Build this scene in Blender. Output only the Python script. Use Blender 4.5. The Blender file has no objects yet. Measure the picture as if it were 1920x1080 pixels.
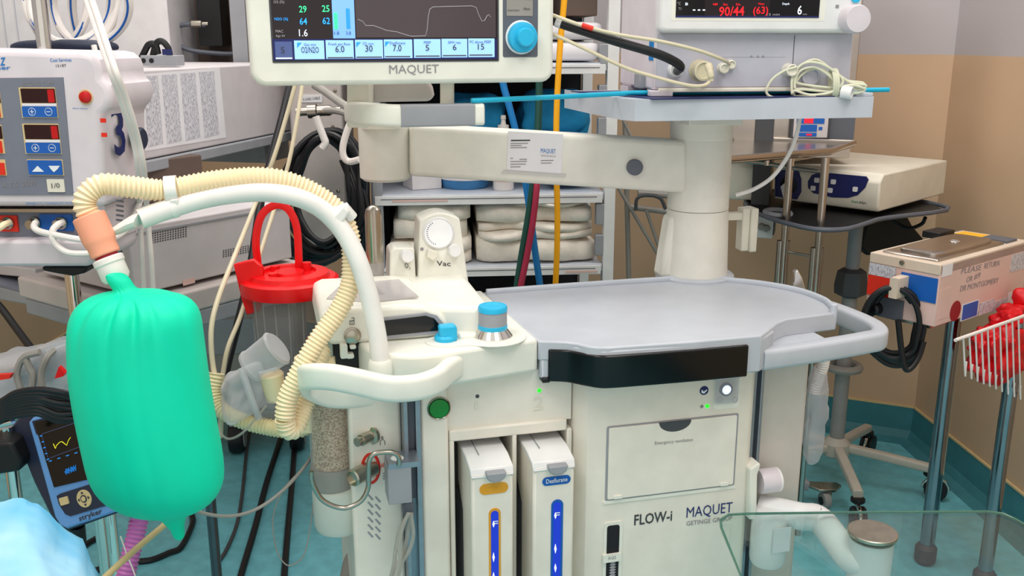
import bpy, bmesh, math, random
from mathutils import Vector as V, Matrix, noise

random.seed(7)
SC = bpy.context.scene
C = SC.collection
PI = math.pi

# ------------------------------------------------------------------ camera
CH, TH, FPX = 1.47, math.radians(14.5), 1800.0
cam_d = bpy.data.cameras.new('camera')
cam_d.sensor_width = 36.0
cam_d.lens = FPX / 1920 * 36.0
cam_d.clip_start = 0.05
cam = bpy.data.objects.new('camera', cam_d)
cam.location = (0, 0, CH)
cam.rotation_euler = (PI / 2 - TH, 0, 0)
C.objects.link(cam)
SC.camera = cam

# ------------------------------------------------------------------ world, lights, exposure
world = bpy.data.worlds.new('world')
SC.world = world
world.use_nodes = True
bg = world.node_tree.nodes['Background']
bg.inputs[0].default_value = (1.0, 0.965, 0.915, 1)
bg.inputs[1].default_value = 0.92

def area(name, loc, sx, sy, power, col=(1, 0.97, 0.92)):
    l = bpy.data.lights.new(name, 'AREA')
    l.shape = 'RECTANGLE'; l.size = sx; l.size_y = sy; l.energy = power; l.color = col
    o = bpy.data.objects.new(name, l); o.location = loc
    C.objects.link(o)
    return o
area('ceiling_lamp_light', (-0.75, 0.75, 2.75), 0.6, 1.2, 19)
area('ceiling_lamp_light', (0.75, 0.75, 2.75), 0.6, 1.2, 17)
area('ceiling_lamp_light', (-0.6, 2.6, 2.75), 1.2, 0.6, 18)
area('ceiling_lamp_light', (0.9, 2.3, 2.75), 1.2, 0.6, 12)
SC.view_settings.view_transform = 'Standard'
SC.view_settings.look = 'None'
SC.view_settings.exposure = 0.0
SC.view_settings.gamma = 1.0
SC.view_settings.use_curve_mapping = False

# ------------------------------------------------------------------ helpers
def ray(px, py):
    u = (px - 960) / FPX; v = (py - 540) / FPX
    c, s = math.cos(TH), math.sin(TH)
    return V((u, c - v * s, -s - v * c))
def W(px, py, y):                       # point at world depth y
    d = ray(px, py); t = y / d.y
    return V((d.x * t, y, CH + d.z * t))
def Z(px, py, z):                       # point at world height z
    d = ray(px, py); t = (z - CH) / d.z
    return V((d.x * t, d.y * t, z))

class FR:                               # a frame: x right, y away, z up
    def __init__(s, o, ang=0.0, ex=None, ez=None):
        s.o = V(o)
        s.ex = V(ex).normalized() if ex is not None else V((math.cos(math.radians(ang)), math.sin(math.radians(ang)), 0))
        s.ez = V(ez).normalized() if ez is not None else V((0, 0, 1))
        s.ey = s.ez.cross(s.ex).normalized()
    def w(s, x, y, z): return s.o + s.ex * x + s.ey * y + s.ez * z
    def P(s, px, py, y=0.0):
        d = ray(px, py); e = V((0, 0, CH))
        t = ((s.o + s.ey * y) - e).dot(s.ey) / d.dot(s.ey)
        return e + d * t
    def L(s, px, py, y=0.0):
        p = s.P(px, py, y) - s.o
        return p.dot(s.ex), p.dot(s.ez)
    def loc(s, p):
        q = V(p) - s.o
        return q.dot(s.ex), q.dot(s.ey), q.dot(s.ez)
    def rect(s, x0, y0, x1, y1, y=0.0):
        xm, ym = (x0 + x1) / 2, (y0 + y1) / 2
        return s.L(x0, ym, y)[0], s.L(x1, ym, y)[0], s.L(xm, y1, y)[1], s.L(xm, y0, y)[1]

def cr(pts, n=8, closed=False):         # Catmull-Rom through points
    pts = [V(p) for p in pts]
    N = len(pts); out = []
    rng = N if closed else N - 1
    for i in range(rng):
        p1, p2 = pts[i], pts[(i + 1) % N]
        p0 = pts[i - 1] if (i > 0 or closed) else p1 * 2 - p2
        p3 = pts[(i + 2) % N] if (i + 2 < N or closed) else p2 * 2 - p1
        for k in range(n):
            t = k / n
            out.append(0.5 * ((2 * p1) + (p2 - p0) * t + (2 * p0 - 5 * p1 + 4 * p2 - p3) * t * t + (3 * p1 - p0 - 3 * p2 + p3) * t ** 3))
    if not closed: out.append(pts[-1].copy())
    return out

def resample(path, step):
    L = [0.0]
    for a, b in zip(path, path[1:]): L.append(L[-1] + (b - a).length)
    n = max(2, int(L[-1] / step)); out = []; j = 0
    for i in range(n + 1):
        s = L[-1] * i / n
        while j < len(L) - 2 and L[j + 1] < s: j += 1
        f = (s - L[j]) / max(1e-9, L[j + 1] - L[j])
        out.append(path[j].lerp(path[j + 1], f))
    return out

def arc(cx, cy, r, a0, a1, n):
    return [(cx + r * math.cos(math.radians(a0 + (a1 - a0) * i / n)), cy + r * math.sin(math.radians(a0 + (a1 - a0) * i / n))) for i in range(n + 1)]
def rr2(x0, y0, x1, y1, r, n=4):        # rounded rectangle outline, counter-clockwise
    r = max(1e-5, min(r, (x1 - x0) / 2 - 1e-6, (y1 - y0) / 2 - 1e-6))
    return arc(x1 - r, y0 + r, r, -90, 0, n) + arc(x1 - r, y1 - r, r, 0, 90, n) + arc(x0 + r, y1 - r, r, 90, 180, n) + arc(x0 + r, y0 + r, r, 180, 270, n)

WL = {}
def wl(o): return WL[o.name]

class MB:
    def __init__(s): s.v = []; s.f = []
    def add(s, vs, fs):
        b = len(s.v); s.v += [V(x) for x in vs]; s.f += [tuple(i + b for i in f) for f in fs]; return s
    def prism(s, pts, vec):             # polygon extruded along vec
        pts = [V(p) for p in pts]; n = len(pts); vec = V(vec)
        fs = [tuple(range(n - 1, -1, -1)), tuple(range(n, 2 * n))]
        for i in range(n): j = (i + 1) % n; fs.append((i, j, j + n, i + n))
        return s.add(pts + [p + vec for p in pts], fs)
    def box(s, fr, x0, x1, y0, y1, z0, z1):
        return s.prism([fr.w(x0, y0, z0), fr.w(x1, y0, z0), fr.w(x1, y0, z1), fr.w(x0, y0, z1)], fr.ey * (y1 - y0))
    def panel(s, fr, rc, y0, y1, r=0.004, n=4):   # rounded rectangle rc=(x0,x1,z0,z1), from depth y0 to y1
        pts = rr2(rc[0], rc[2], rc[1], rc[3], r, n)
        return s.prism([fr.w(a, y0, b) for a, b in pts], fr.ey * (y1 - y0))
    def ppanel(s, fr, x0, y0, x1, y1, d0=0.0, d1=0.002, r=0.002, n=4, at=None):   # pixel rectangle on the plane
        at = d0 if at is None else at
        return s.panel(fr, fr.rect(x0, y0, x1, y1, at), d0, d1, r, n)
    def ppoly(s, fr, pts, y0, y1, at=None):
        at = y0 if at is None else at
        return s.prism([fr.w(*(lambda q: (q[0], y0, q[1]))(fr.L(a, b, at))) for a, b in pts], fr.ey * (y1 - y0))
    def sweep(s, path, prof, up=(0, 0, 1), caps=True, closed=False):   # prof (side, up) outline swept along path
        path = [V(p) for p in path]; up = V(up); n = len(prof); N = len(path); vs = []
        for i, p in enumerate(path):
            if closed: t = path[(i + 1) % N] - path[i - 1]
            else: t = path[min(i + 1, N - 1)] - path[max(i - 1, 0)]
            t.normalize()
            sd = t.cross(up)
            if sd.length < 1e-5: sd = V((1, 0, 0))
            sd.normalize(); u = sd.cross(t).normalized()
            vs += [p + sd * a + u * b for a, b in prof]
        fs = []
        for i in range(N if closed else N - 1):
            k = (i + 1) % N
            for j in range(n): m = (j + 1) % n; fs.append((i * n + j, i * n + m, k * n + m, k * n + j))
        if caps and not closed: fs += [tuple(range(n - 1, -1, -1)), tuple(range((N - 1) * n, N * n))]
        return s.add(vs, fs)
    def tube(s, path, r, n=10, caps=True, closed=False):
        path = [V(p) for p in path]; N = len(path); vs = []
        t0 = (path[1] - path[0]).normalized()
        ref = V((0, 0, 1)) if abs(t0.z) < 0.9 else V((1, 0, 0))
        nrm = (ref - t0 * ref.dot(t0)).normalized()
        for i, p in enumerate(path):
            if closed: t = path[(i + 1) % N] - path[i - 1]
            else: t = path[min(i + 1, N - 1)] - path[max(i - 1, 0)]
            if t.length < 1e-9: t = t0
            t.normalize()
            nrm = nrm - t * nrm.dot(t)
            if nrm.length < 1e-6: nrm = t.orthogonal()
            nrm.normalize()
            bn = t.cross(nrm)
            rad = r[i] if isinstance(r, (list, tuple)) else r
            vs += [p + (nrm * math.cos(2 * PI * k / n) + bn * math.sin(2 * PI * k / n)) * rad for k in range(n)]
        fs = []
        for i in range(N if closed else N - 1):
            q = (i + 1) % N
            for j in range(n): m = (j + 1) % n; fs.append((i * n + j, i * n + m, q * n + m, q * n + j))
        if caps and not closed: fs += [tuple(range(n - 1, -1, -1)), tuple(range((N - 1) * n, N * n))]
        return s.add(vs, fs)
    def corr(s, path, r, pitch, depth, n=14, k=4):   # corrugated hose
        p = resample([V(q) for q in path], pitch / k)
        rad = [r - depth * (0.5 - 0.5 * math.cos(2 * PI * i / k)) for i in range(len(p))]
        return s.tube(p, rad, n)
    def lathe(s, o, ax, prof, n=24, a0=0.0):   # prof: (radius, along axis)
        o = V(o); ax = V(ax).normalized(); e1 = ax.orthogonal().normalized(); e2 = ax.cross(e1); vs = []
        for r, h in prof:
            vs += [o + ax * h + (e1 * math.cos(a0 + 2 * PI * k / n) + e2 * math.sin(a0 + 2 * PI * k / n)) * max(r, 1e-5) for k in range(n)]
        fs = []
        for i in range(len(prof) - 1):
            for j in range(n): m = (j + 1) % n; fs.append((i * n + j, i * n + m, (i + 1) * n + m, (i + 1) * n + j))
        fs += [tuple(range(n - 1, -1, -1)), tuple(range((len(prof) - 1) * n, len(prof) * n))]
        return s.add(vs, fs)
    def loft(s, rings, caps=True):
        n = len(rings[0]); vs = [p for r in rings for p in r]; fs = []
        for i in range(len(rings) - 1):
            for j in range(n): m = (j + 1) % n; fs.append((i * n + j, i * n + m, (i + 1) * n + m, (i + 1) * n + j))
        if caps: fs += [tuple(range(n - 1, -1, -1)), tuple(range((len(rings) - 1) * n, len(rings) * n))]
        return s.add(vs, fs)
    def soft(s, fr, c, hx, hy, hz, e=0.45, amp=0.0, fq=8.0, nu=28, nv=16, seed=0.0):   # superellipsoid lump with folds
        def sp(v, p): return math.copysign(abs(v) ** p, v)
        rings = []
        for i in range(nv + 1):
            b = -PI / 2 + PI * i / nv
            cb, sb = sp(math.cos(b), e), sp(math.sin(b), e)
            ring = []
            for j in range(nu):
                a = 2 * PI * j / nu
                p = fr.w(c[0] + hx * cb * sp(math.cos(a), e), c[1] + hy * cb * sp(math.sin(a), e), c[2] + hz * sb)
                if amp:
                    q = noise.noise(p * fq + V((seed, seed * 2, 0))) + 0.5 * noise.noise(p * fq * 2.3 + V((0, seed, seed)))
                    d = (p - fr.w(*c)); d.normalize()
                    p = p + d * q * amp * max(0.15, cb)
                ring.append(p)
            rings.append(ring)
        return s.loft(rings)
    def build(s, name, mat, parent=None, bevel=0.0, seg=2, ang=32, smooth=True, kind=None, label=None, recalc=True):
        me = bpy.data.meshes.new(name)
        lo = V((min(p.x for p in s.v), min(p.y for p in s.v), min(p.z for p in s.v)))
        hi = V((max(p.x for p in s.v), max(p.y for p in s.v), max(p.z for p in s.v)))
        ce = (lo + hi) / 2
        if parent is None: ce.z = lo.z
        me.from_pydata([p - ce for p in s.v], [], s.f)
        if recalc:
            bm = bmesh.new(); bm.from_mesh(me)
            bmesh.ops.recalc_face_normals(bm, faces=bm.faces)
            bm.to_mesh(me); bm.free()
        me.materials.append(mat if not isinstance(mat, str) else M[mat])
        if smooth:
            me.shade_smooth(); me.set_sharp_from_angle(angle=math.radians(ang))
        o = bpy.data.objects.new(name, me); C.objects.link(o)
        if parent is not None:
            o.parent = parent; o.location = ce - wl(parent)
        else: o.location = ce
        WL[o.name] = ce
        if bevel > 0:
            m = o.modifiers.new('bevel', 'BEVEL'); m.width = bevel; m.segments = seg; m.limit_method = 'ANGLE'; m.angle_limit = math.radians(40)
        if kind: o['kind'] = kind
        if label: o['label'] = label
        return o

def thing(name, label, cat, loc, group=None):
    o = bpy.data.objects.new(name, None); o.empty_display_size = 0.05
    C.objects.link(o); o.location = V(loc); WL[o.name] = V(loc)
    return tag(o, label, cat, group)
def tag(o, label, cat, group=None):
    o['label'] = label; o['category'] = cat
    if group: o['group'] = group
    return o
def struct(o): o['kind'] = 'structure'; return o

# ------------------------------------------------------------------ materials
M = {}
def lin(c):
    def f(x):
        x /= 255.0
        return x / 12.92 if x <= 0.04045 else ((x + 0.055) / 1.055) ** 2.4
    return (f(c[0]), f(c[1]), f(c[2]), 1)
def mat(name, col, rough=0.45, metal=0.0, var=0.04, scale=18.0, bump=0.0, bscale=120.0, trans=0.0, ior=1.45, em=0.0, alpha=1.0, spec=0.5, emcol=None, col2=None, aniso=0.0, thr=None, sss=0.0):
    m = bpy.data.materials.new(name); m.use_nodes = True
    nt = m.node_tree; b = nt.nodes['Principled BSDF']
    b.inputs['Roughness'].default_value = rough; b.inputs['Metallic'].default_value = metal
    b.inputs['Transmission Weight'].default_value = trans; b.inputs['IOR'].default_value = ior
    b.inputs['Alpha'].default_value = alpha; b.inputs['Specular IOR Level'].default_value = spec
    lc = lin(col)
    tc = nt.nodes.new('ShaderNodeTexCoord')
    no = nt.nodes.new('ShaderNodeTexNoise'); no.inputs['Scale'].default_value = scale; no.inputs['Detail'].default_value = 3
    nt.links.new(tc.outputs['Object'], no.inputs['Vector'])
    rp = nt.nodes.new('ShaderNodeValToRGB')
    if col2 is None:
        rp.color_ramp.elements[0].color = tuple(min(1, x * (1 - var)) for x in lc[:3]) + (1,)
        rp.color_ramp.elements[1].color = tuple(min(1, x * (1 + var)) for x in lc[:3]) + (1,)
    else:
        rp.color_ramp.elements[0].color = lc; rp.color_ramp.elements[1].color = lin(col2)
    lo, hi = thr if thr else (0.35, 0.65)
    rp.color_ramp.elements[0].position = lo; rp.color_ramp.elements[1].position = hi
    nt.links.new(no.outputs['Fac'], rp.inputs['Fac'])
    nt.links.new(rp.outputs['Color'], b.inputs['Base Color'])
    if bump:
        n2 = nt.nodes.new('ShaderNodeTexNoise'); n2.inputs['Scale'].default_value = bscale; n2.inputs['Detail'].default_value = 4
        nt.links.new(tc.outputs['Object'], n2.inputs['Vector'])
        bp = nt.nodes.new('ShaderNodeBump'); bp.inputs['Strength'].default_value = bump; bp.inputs['Distance'].default_value = 0.002
        nt.links.new(n2.outputs['Fac'], bp.inputs['Height']); nt.links.new(bp.outputs['Normal'], b.inputs['Normal'])
    if em:
        b.inputs['Emission Color'].default_value = lin(emcol or col); b.inputs['Emission Strength'].default_value = em
    if sss:
        b.inputs['Subsurface Weight'].default_value = sss; b.inputs['Subsurface Radius'].default_value = (0.02, 0.02, 0.02)
    M[name] = m
    return m
def facing(nt):                         # Schlick reflectance, same on both sides of a thin wall
    lw = nt.nodes.new('ShaderNodeLayerWeight'); pw = nt.nodes.new('ShaderNodeMath'); pw.operation = 'POWER'; pw.inputs[1].default_value = 4.0
    ma = nt.nodes.new('ShaderNodeMath'); ma.operation = 'MULTIPLY_ADD'; ma.inputs[1].default_value = 0.6; ma.inputs[2].default_value = 0.04
    lw.inputs['Blend'].default_value = 0.5
    nt.links.new(lw.outputs['Facing'], pw.inputs[0]); nt.links.new(pw.outputs[0], ma.inputs[0])
    return ma.outputs[0]
def thin(name, col, opac=0.25, rough=0.1):       # clear plastic film or wall
    m = mat(name, col, rough, var=0.02)
    nt = m.node_tree; b = nt.nodes['Principled BSDF']
    tr = nt.nodes.new('ShaderNodeBsdfTransparent'); mx = nt.nodes.new('ShaderNodeMixShader'); lw = facing(nt)
    tr.inputs['Color'].default_value = tuple(0.5 + 0.5 * x for x in lin(col)[:3]) + (1,)
    ad = nt.nodes.new('ShaderNodeMath'); ad.operation = 'ADD'; ad.inputs[1].default_value = opac
    nt.links.new(lw, ad.inputs[0]); nt.links.new(ad.outputs[0], mx.inputs['Fac'])
    nt.links.new(tr.outputs[0], mx.inputs[1]); nt.links.new(b.outputs[0], mx.inputs[2])
    nt.links.new(mx.outputs[0], nt.nodes['Material Output'].inputs['Surface'])
    return m

mat('white', (232, 231, 220), 0.38)
mat('white_front', (232, 226, 214), 0.42)
mat('white_cool', (228, 228, 228), 0.35)
mat('ivory', (224, 220, 206), 0.4)
mat('arm_white', (226, 224, 214), 0.5, bump=0.05, bscale=400)
mat('top_grey', (186, 190, 198), 0.34, var=0.03)
mat('shelf_grey', (190, 196, 206), 0.4)
mat('mid_grey', (150, 152, 158), 0.45)
mat('panel_lilac', (182, 182, 194), 0.45)
mat('dark_grey', (70, 72, 76), 0.5)
mat('slate', (92, 96, 106), 0.5)
mat('black_gloss', (9, 9, 11), 0.12)
mat('black', (16, 16, 18), 0.5)
mat('rubber', (22, 22, 26), 0.42)
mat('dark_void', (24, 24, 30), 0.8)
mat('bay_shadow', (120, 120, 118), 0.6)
mat('alu', (150, 158, 168), 0.32, metal=0.7, scale=60)
mat('steel', (188, 180, 172), 0.24, metal=1.0, var=0.06, scale=8)
mat('brushed', (190, 184, 168), 0.3, metal=1.0, var=0.1, scale=40)
mat('chrome', (222, 218, 212), 0.08, metal=1.0, var=0.02)
mat('pillar_grey', (204, 198, 190), 0.45)
mat('pole_chrome', (150, 150, 156), 0.10, metal=1.0)
mat('dark_chrome', (96, 94, 98), 0.14, metal=1.0)
mat('nickel', (176, 168, 156), 0.22, metal=1.0)
mat('bag_green', (0, 222, 178), 0.55, var=0.05, scale=7, bump=0.04, bscale=300, spec=0.35)
mat('hose_cream', (246, 226, 188), 0.4, var=0.03, sss=0.15)
mat('hose_clear', (236, 222, 178), 0.3, var=0.04, sss=0.1)
mat('tube_white', (234, 231, 226), 0.33)
mat('peach', (250, 168, 136), 0.45)
mat('cyan', (38, 180, 224), 0.4)
mat('cyan_tube', (20, 178, 214), 0.35)
mat('label_blue', (18, 92, 178), 0.4)
mat('label_orange', (222, 158, 40), 0.4)
mat('label_red', (226, 44, 22), 0.45)
mat('red_print', (226, 40, 20), 0.45)
mat('maroon_dot', (150, 22, 36), 0.5)
mat('red_led_off', (190, 6, 16), 0.3)
mat('red_plastic', (226, 14, 20), 0.3, var=0.06)
mat('red_bag', (214, 14, 26), 0.4, var=0.12, scale=12, bump=0.3, bscale=40)
mat('navy', (26, 34, 92), 0.4)
mat('navy_text', (34, 40, 104), 0.5)
mat('dark_text', (62, 62, 66), 0.5)
mat('grey_text', (142, 138, 142), 0.5)
mat('blue_text', (44, 120, 190), 0.5)
mat('white_text', (232, 236, 240), 0.5)
mat('button_green', (14, 128, 46), 0.35)
mat('paper', (226, 224, 228), 0.7, var=0.02)
mat('beige_box', (196, 186, 182), 0.5, var=0.04)
mat('grey_box', (200, 194, 196), 0.5, var=0.03)
mat('warm_white', (226, 220, 204), 0.45)
mat('pink_box', (222, 188, 180), 0.5, var=0.05, scale=5)
mat('putty', (214, 196, 178), 0.5)
mat('tourn', (214, 206, 212), 0.4)
mat('tourn_panel', (118, 122, 136), 0.5)
mat('towel', (240, 232, 220), 0.95, var=0.06, scale=30, bump=0.6, bscale=260)
mat('drape_blue', (20, 128, 176), 0.85, var=0.18, scale=14, bump=0.3, bscale=60)
mat('sheet_blue', (96, 176, 222), 0.85, col2=(160, 206, 232), scale=7, thr=(0.35, 0.6), bump=0.15, bscale=160)
mat('blue_bin', (64, 130, 186), 0.4, var=0.1)
mat('hose_yellow', (250, 176, 10), 0.45)
mat('hose_green', (16, 72, 62), 0.45)
mat('hose_red', (160, 34, 66), 0.45)
mat('hose_blue', (10, 120, 190), 0.45)
mat('cable_beige', (206, 196, 168), 0.45)
mat('cable_grey', (150, 146, 140), 0.45)
mat('cable_lead', (216, 216, 192), 0.4)
mat('cable_white', (232, 226, 222), 0.4)
mat('pink_hose', (206, 120, 190), 0.4, sss=0.1)
mat('granules', (228, 202, 172), 0.9, scale=330, col2=(170, 132, 104), bump=1.0, bscale=150, thr=(0.42, 0.58))
mat('cup_grey', (206, 210, 200), 0.35)
mat('wood_dark', (96, 80, 72), 0.6)
mat('stryker_blue', (104, 158, 220), 0.35)
mat('stryker_dark', (36, 44, 66), 0.45)
mat('pale_wall_unit', (216, 212, 214), 0.5)
mat('caster_grey', (150, 148, 146), 0.5)
mat('base_grey', (196, 190, 178), 0.45)
mat('floor', (116, 192, 204), 0.32, var=0.10, scale=26, spec=0.35)
mat('cove', (62, 128, 138), 0.4, var=0.06)
mat('wall_tan', (204, 168, 132), 0.7, var=0.03, scale=5)
mat('wall_pale', (196, 188, 188), 0.7, var=0.02, scale=5)
mat('trim_cream', (214, 190, 140), 0.6)
mat('yellow_print', (240, 180, 40), 0.5)
mat('green_print', (60, 140, 90), 0.5)
def emi(name, col, st=1.0): return mat(name, col, 0.4, em=st, emcol=col, var=0.0)
mat('screen_dark', (30, 22, 26), 0.14, em=0.05, emcol=(90, 66, 70))
mat('screen_wave', (52, 46, 48), 0.16, em=0.22, emcol=(128, 108, 112))
emi('scr_navy', (24, 30, 84), 0.35)
emi('scr_lightblue', (150, 196, 255), 0.62)
emi('scr_paleblue', (120, 170, 250), 0.6)
emi('scr_midblue', (70, 84, 130), 0.5)
emi('scr_bar', (40, 140, 230), 0.7)
emi('scr_cyan', (40, 160, 250), 0.8)
emi('scr_green', (60, 220, 150), 0.8)
emi('scr_white', (226, 236, 250), 0.8)
emi('scr_grey', (150, 146, 150), 0.5)
emi('scr_red', (240, 24, 36), 0.9)
emi('scr_yellow', (226, 214, 40), 0.8)
emi('led_green', (40, 226, 40), 1.2)
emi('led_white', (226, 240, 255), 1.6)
emi('led_blue', (30, 70, 240), 0.8)
emi('led_red', (250, 20, 40), 1.0)
mat('led_window', (40, 10, 18), 0.2)
thin('clear', (236, 238, 240), 0.10, 0.12)
thin('clear_film', (226, 226, 230), 0.16, 0.18)
thin('clear_body', (196, 190, 190), 0.22, 0.12)
thin('clear_cover', (210, 206, 206), 0.34, 0.1)
thin('bag_film', (232, 232, 236), 0.32, 0.2)
thin('tube_clear', (206, 204, 196), 0.35, 0.12)

def mat_glass():
    m = bpy.data.materials.new('glass_pane'); m.use_nodes = True
    nt = m.node_tree; b = nt.nodes['Principled BSDF']
    b.inputs['Base Color'].default_value = (0.80, 0.93, 0.88, 1); b.inputs['Roughness'].default_value = 0.02
    tr = nt.nodes.new('ShaderNodeBsdfTransparent'); tr.inputs['Color'].default_value = (0.90, 0.955, 0.94, 1)
    gl = nt.nodes.new('ShaderNodeBsdfGlossy'); gl.inputs['Roughness'].default_value = 0.02
    no = nt.nodes.new('ShaderNodeTexNoise'); no.inputs['Scale'].default_value = 3
    fz = facing(nt)
    mx = nt.nodes.new('ShaderNodeMixShader')
    nt.links.new(fz, mx.inputs['Fac']); nt.links.new(tr.outputs[0], mx.inputs[1]); nt.links.new(gl.outputs[0], mx.inputs[2])
    nt.links.new(mx.outputs[0], nt.nodes['Material Output'].inputs['Surface'])
    M['glass_pane'] = m
mat_glass()
mat('glass_edge', (70, 120, 104), 0.15, var=0.05)

def mat_print():                        # paper with columns of small print
    m = bpy.data.materials.new('printed_sheet'); m.use_nodes = True
    nt = m.node_tree; b = nt.nodes['Principled BSDF']; b.inputs['Roughness'].default_value = 0.7
    tc = nt.nodes.new('ShaderNodeTexCoord')
    mp = nt.nodes.new('ShaderNodeMapping'); mp.inputs['Scale'].default_value = (800, 800, 130)
    no = nt.nodes.new('ShaderNodeTexNoise'); no.inputs['Scale'].default_value = 1.0; no.inputs['Detail'].default_value = 2
    nt.links.new(tc.outputs['Object'], mp.inputs['Vector']); nt.links.new(mp.outputs[0], no.inputs['Vector'])
    rp = nt.nodes.new('ShaderNodeValToRGB')
    rp.color_ramp.elements[0].position = 0.40; rp.color_ramp.elements[0].color = lin((150, 148, 160))
    rp.color_ramp.elements[1].position = 0.56; rp.color_ramp.elements[1].color = lin((222, 220, 226))
    nt.links.new(no.outputs['Fac'], rp.inputs['Fac']); nt.links.new(rp.outputs[0], b.inputs['Base Color'])
    M['printed_sheet'] = m
mat_print()

def txt(s, fr, x0, y0, x1, y1, hpx, material, parent, name='lettering', d=0.0008, at=0.0, bold=0.0, sl=0.0, up=None):
    """flat lettering: baseline from pixel (x0,y0) to (x1,y1) on the frame's plane, cap height hpx"""
    cu = bpy.data.curves.new('t', 'FONT'); cu.body = s; cu.size = 1.0; cu.offset = 0.0 if 'M' in s else bold; cu.shear = sl; cu.resolution_u = 2
    ob = bpy.data.objects.new('t', cu); C.objects.link(ob)
    dg = bpy.context.evaluated_depsgraph_get()
    me = bpy.data.meshes.new_from_object(ob.evaluated_get(dg))
    bpy.data.objects.remove(ob); bpy.data.curves.remove(cu)
    xs = [v.co.x for v in me.vertices]
    if not xs: return None
    w0 = max(xs) - min(xs); mn = min(xs)
    a = fr.P(x0, y0, at - d); b = fr.P(x1, y1, at - d)
    t = fr.P(x0, y0 - hpx, at - d)
    r = (b - a); upv = (up if up is not None else fr.ez) * ((t - a).length)
    vs = [a + r * ((v.co.x - mn) / w0) + upv * (v.co.y / 0.69) for v in me.vertices]
    fs = [tuple(p.vertices) for p in me.polygons]
    bpy.data.meshes.remove(me)
    m = MB().add(vs, fs)
    return m.build(name, material, parent, smooth=False, recalc=False)

# ================================================================== the room
def mat_wall():
    m = mat('wall_two_tone', (206, 173, 142), 0.7, var=0.03, scale=5)
    nt = m.node_tree; b = nt.nodes['Principled BSDF']
    old = b.inputs['Base Color'].links[0].from_socket
    ge = nt.nodes.new('ShaderNodeNewGeometry'); sx = nt.nodes.new('ShaderNodeSeparateXYZ')
    gt = nt.nodes.new('ShaderNodeMath'); gt.operation = 'GREATER_THAN'; gt.inputs[1].default_value = 1.42
    mx = nt.nodes.new('ShaderNodeMix'); mx.data_type = 'RGBA'
    nt.links.new(ge.outputs['Position'], sx.inputs[0]); nt.links.new(sx.outputs['Z'], gt.inputs[0])
    nt.links.new(gt.outputs[0], mx.inputs['Factor']); nt.links.new(old, mx.inputs['A'])
    mx.inputs['B'].default_value = lin((186, 178, 180))
    nt.links.new(mx.outputs['Result'], b.inputs['Base Color'])
mat_wall()
CN = V((1.513, 3.38, 0)); BD = V((-0.911, 0.412, 0)).normalized(); RD = V((0.06, -1.0, 0)).normalized()
LN = CN + BD * 3.95; R1 = CN + RD * 4.4; L1 = V((LN.x - 0.15, -1.0, 0))
struct(MB().prism([V((-3, -1.4, -0.1)), V((3, -1.4, -0.1)), V((3, 6, -0.1)), V((-3, 6, -0.1))], (0, 0, 0.1)).build('floor', 'floor', smooth=False))
def wall(name, a, b, out):
    o = MB().prism([a, b, b + out * 0.1, a + out * 0.1], (0, 0, 2.8)).build('wall_' + name, 'wall_two_tone', smooth=False)
    struct(o)
    prof = [(0.0, 0.0), (0.06, 0.0), (0.022, 0.012), (0.008, 0.04), (0.005, 0.13), (0.0, 0.13)]
    rings = [[p - out * q + V((0, 0, h)) for q, h in prof] for p in (a, b)]
    struct(MB().loft(rings).build('baseboard_' + name, 'cove', smooth=False))
    rings = [[p - out * q + V((0, 0, h)) for q, h in [(0, 0.13), (0.007, 0.13), (0.007, 0.137), (0, 0.137)]] for p in (a, b)]
    struct(MB().loft(rings).build('trim_' + name, 'trim_cream', smooth=False))
wall('back', LN, CN, V((0.412, 0.911, 0)).normalized())
wall('right', CN, R1, V((1, 0.06, 0)).normalized())
wall('left', L1, LN, V((-1, 0.02, 0)).normalized())

# ================================================================== anaesthesia machine
O3 = Z(1010, 640, 0.97)
A = FR((O3.x, O3.y, 0), 14.5)
T = thing('anesthesia_machine', 'large white anesthesia workstation with grey worktop, arm column and two vaporizer bays', 'machine', A.w(0.1, 0.2, 0))
def zp(px, py, z): p = A.loc(Z(px, py, z)); return p[0], p[1]
# cabinet pieces
rp = [(0.066, 0.03), (0.072, 0.0), (0.086, -0.015), (0.108, -0.02), (0.395, -0.02), (0.408, -0.012), (0.414, 0.0), (0.414, 0.42), (0.066, 0.42)]
cab = MB().prism([A.w(x, y, 0.12) for x, y in rp], (0, 0, 0.772)).build('cabinet_panel', 'white_front', T, bevel=0.003)
MB().box(A, -0.207, -0.159, 0.0, 0.42, 0.12, 0.925).build('cabinet_post', 'white_front', T, bevel=0.006)
hd = MB().box(A, -0.159, 0.066, 0.014, 0.06, 0.815, 0.915).build('bay_header', 'white_front', T, bevel=0.002)
lip = MB()
lip.box(A, -0.157, 0.056, 0.008, 0.02, 0.797, 0.818)
lip.box(A, -0.157, -0.148, 0.008, 0.12, 0.12, 0.80); lip.box(A, -0.044, -0.036, 0.008, 0.12, 0.12, 0.80); lip.box(A, 0.056, 0.066, 0.008, 0.12, 0.12, 0.80)
lip.build('bay_frame', 'white_front', T, bevel=0.003)
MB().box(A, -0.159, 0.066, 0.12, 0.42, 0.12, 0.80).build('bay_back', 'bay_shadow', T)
MB().box(A, 0.434, 0.548, 0.03, 0.42, 0.12, 0.93).build('end_pillar', 'pillar_grey', T, bevel=0.008)
rl = MB().box(A, 0.414, 0.421, 0.0, 0.06, 0.12, 0.90).box(A, 0.430, 0.436, 0.0, 0.06, 0.12, 0.90).box(A, 0.42, 0.432, 0.02, 0.06, 0.12, 0.90)
rl.build('mounting_rail', 'alu', T, bevel=0.001)
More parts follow.
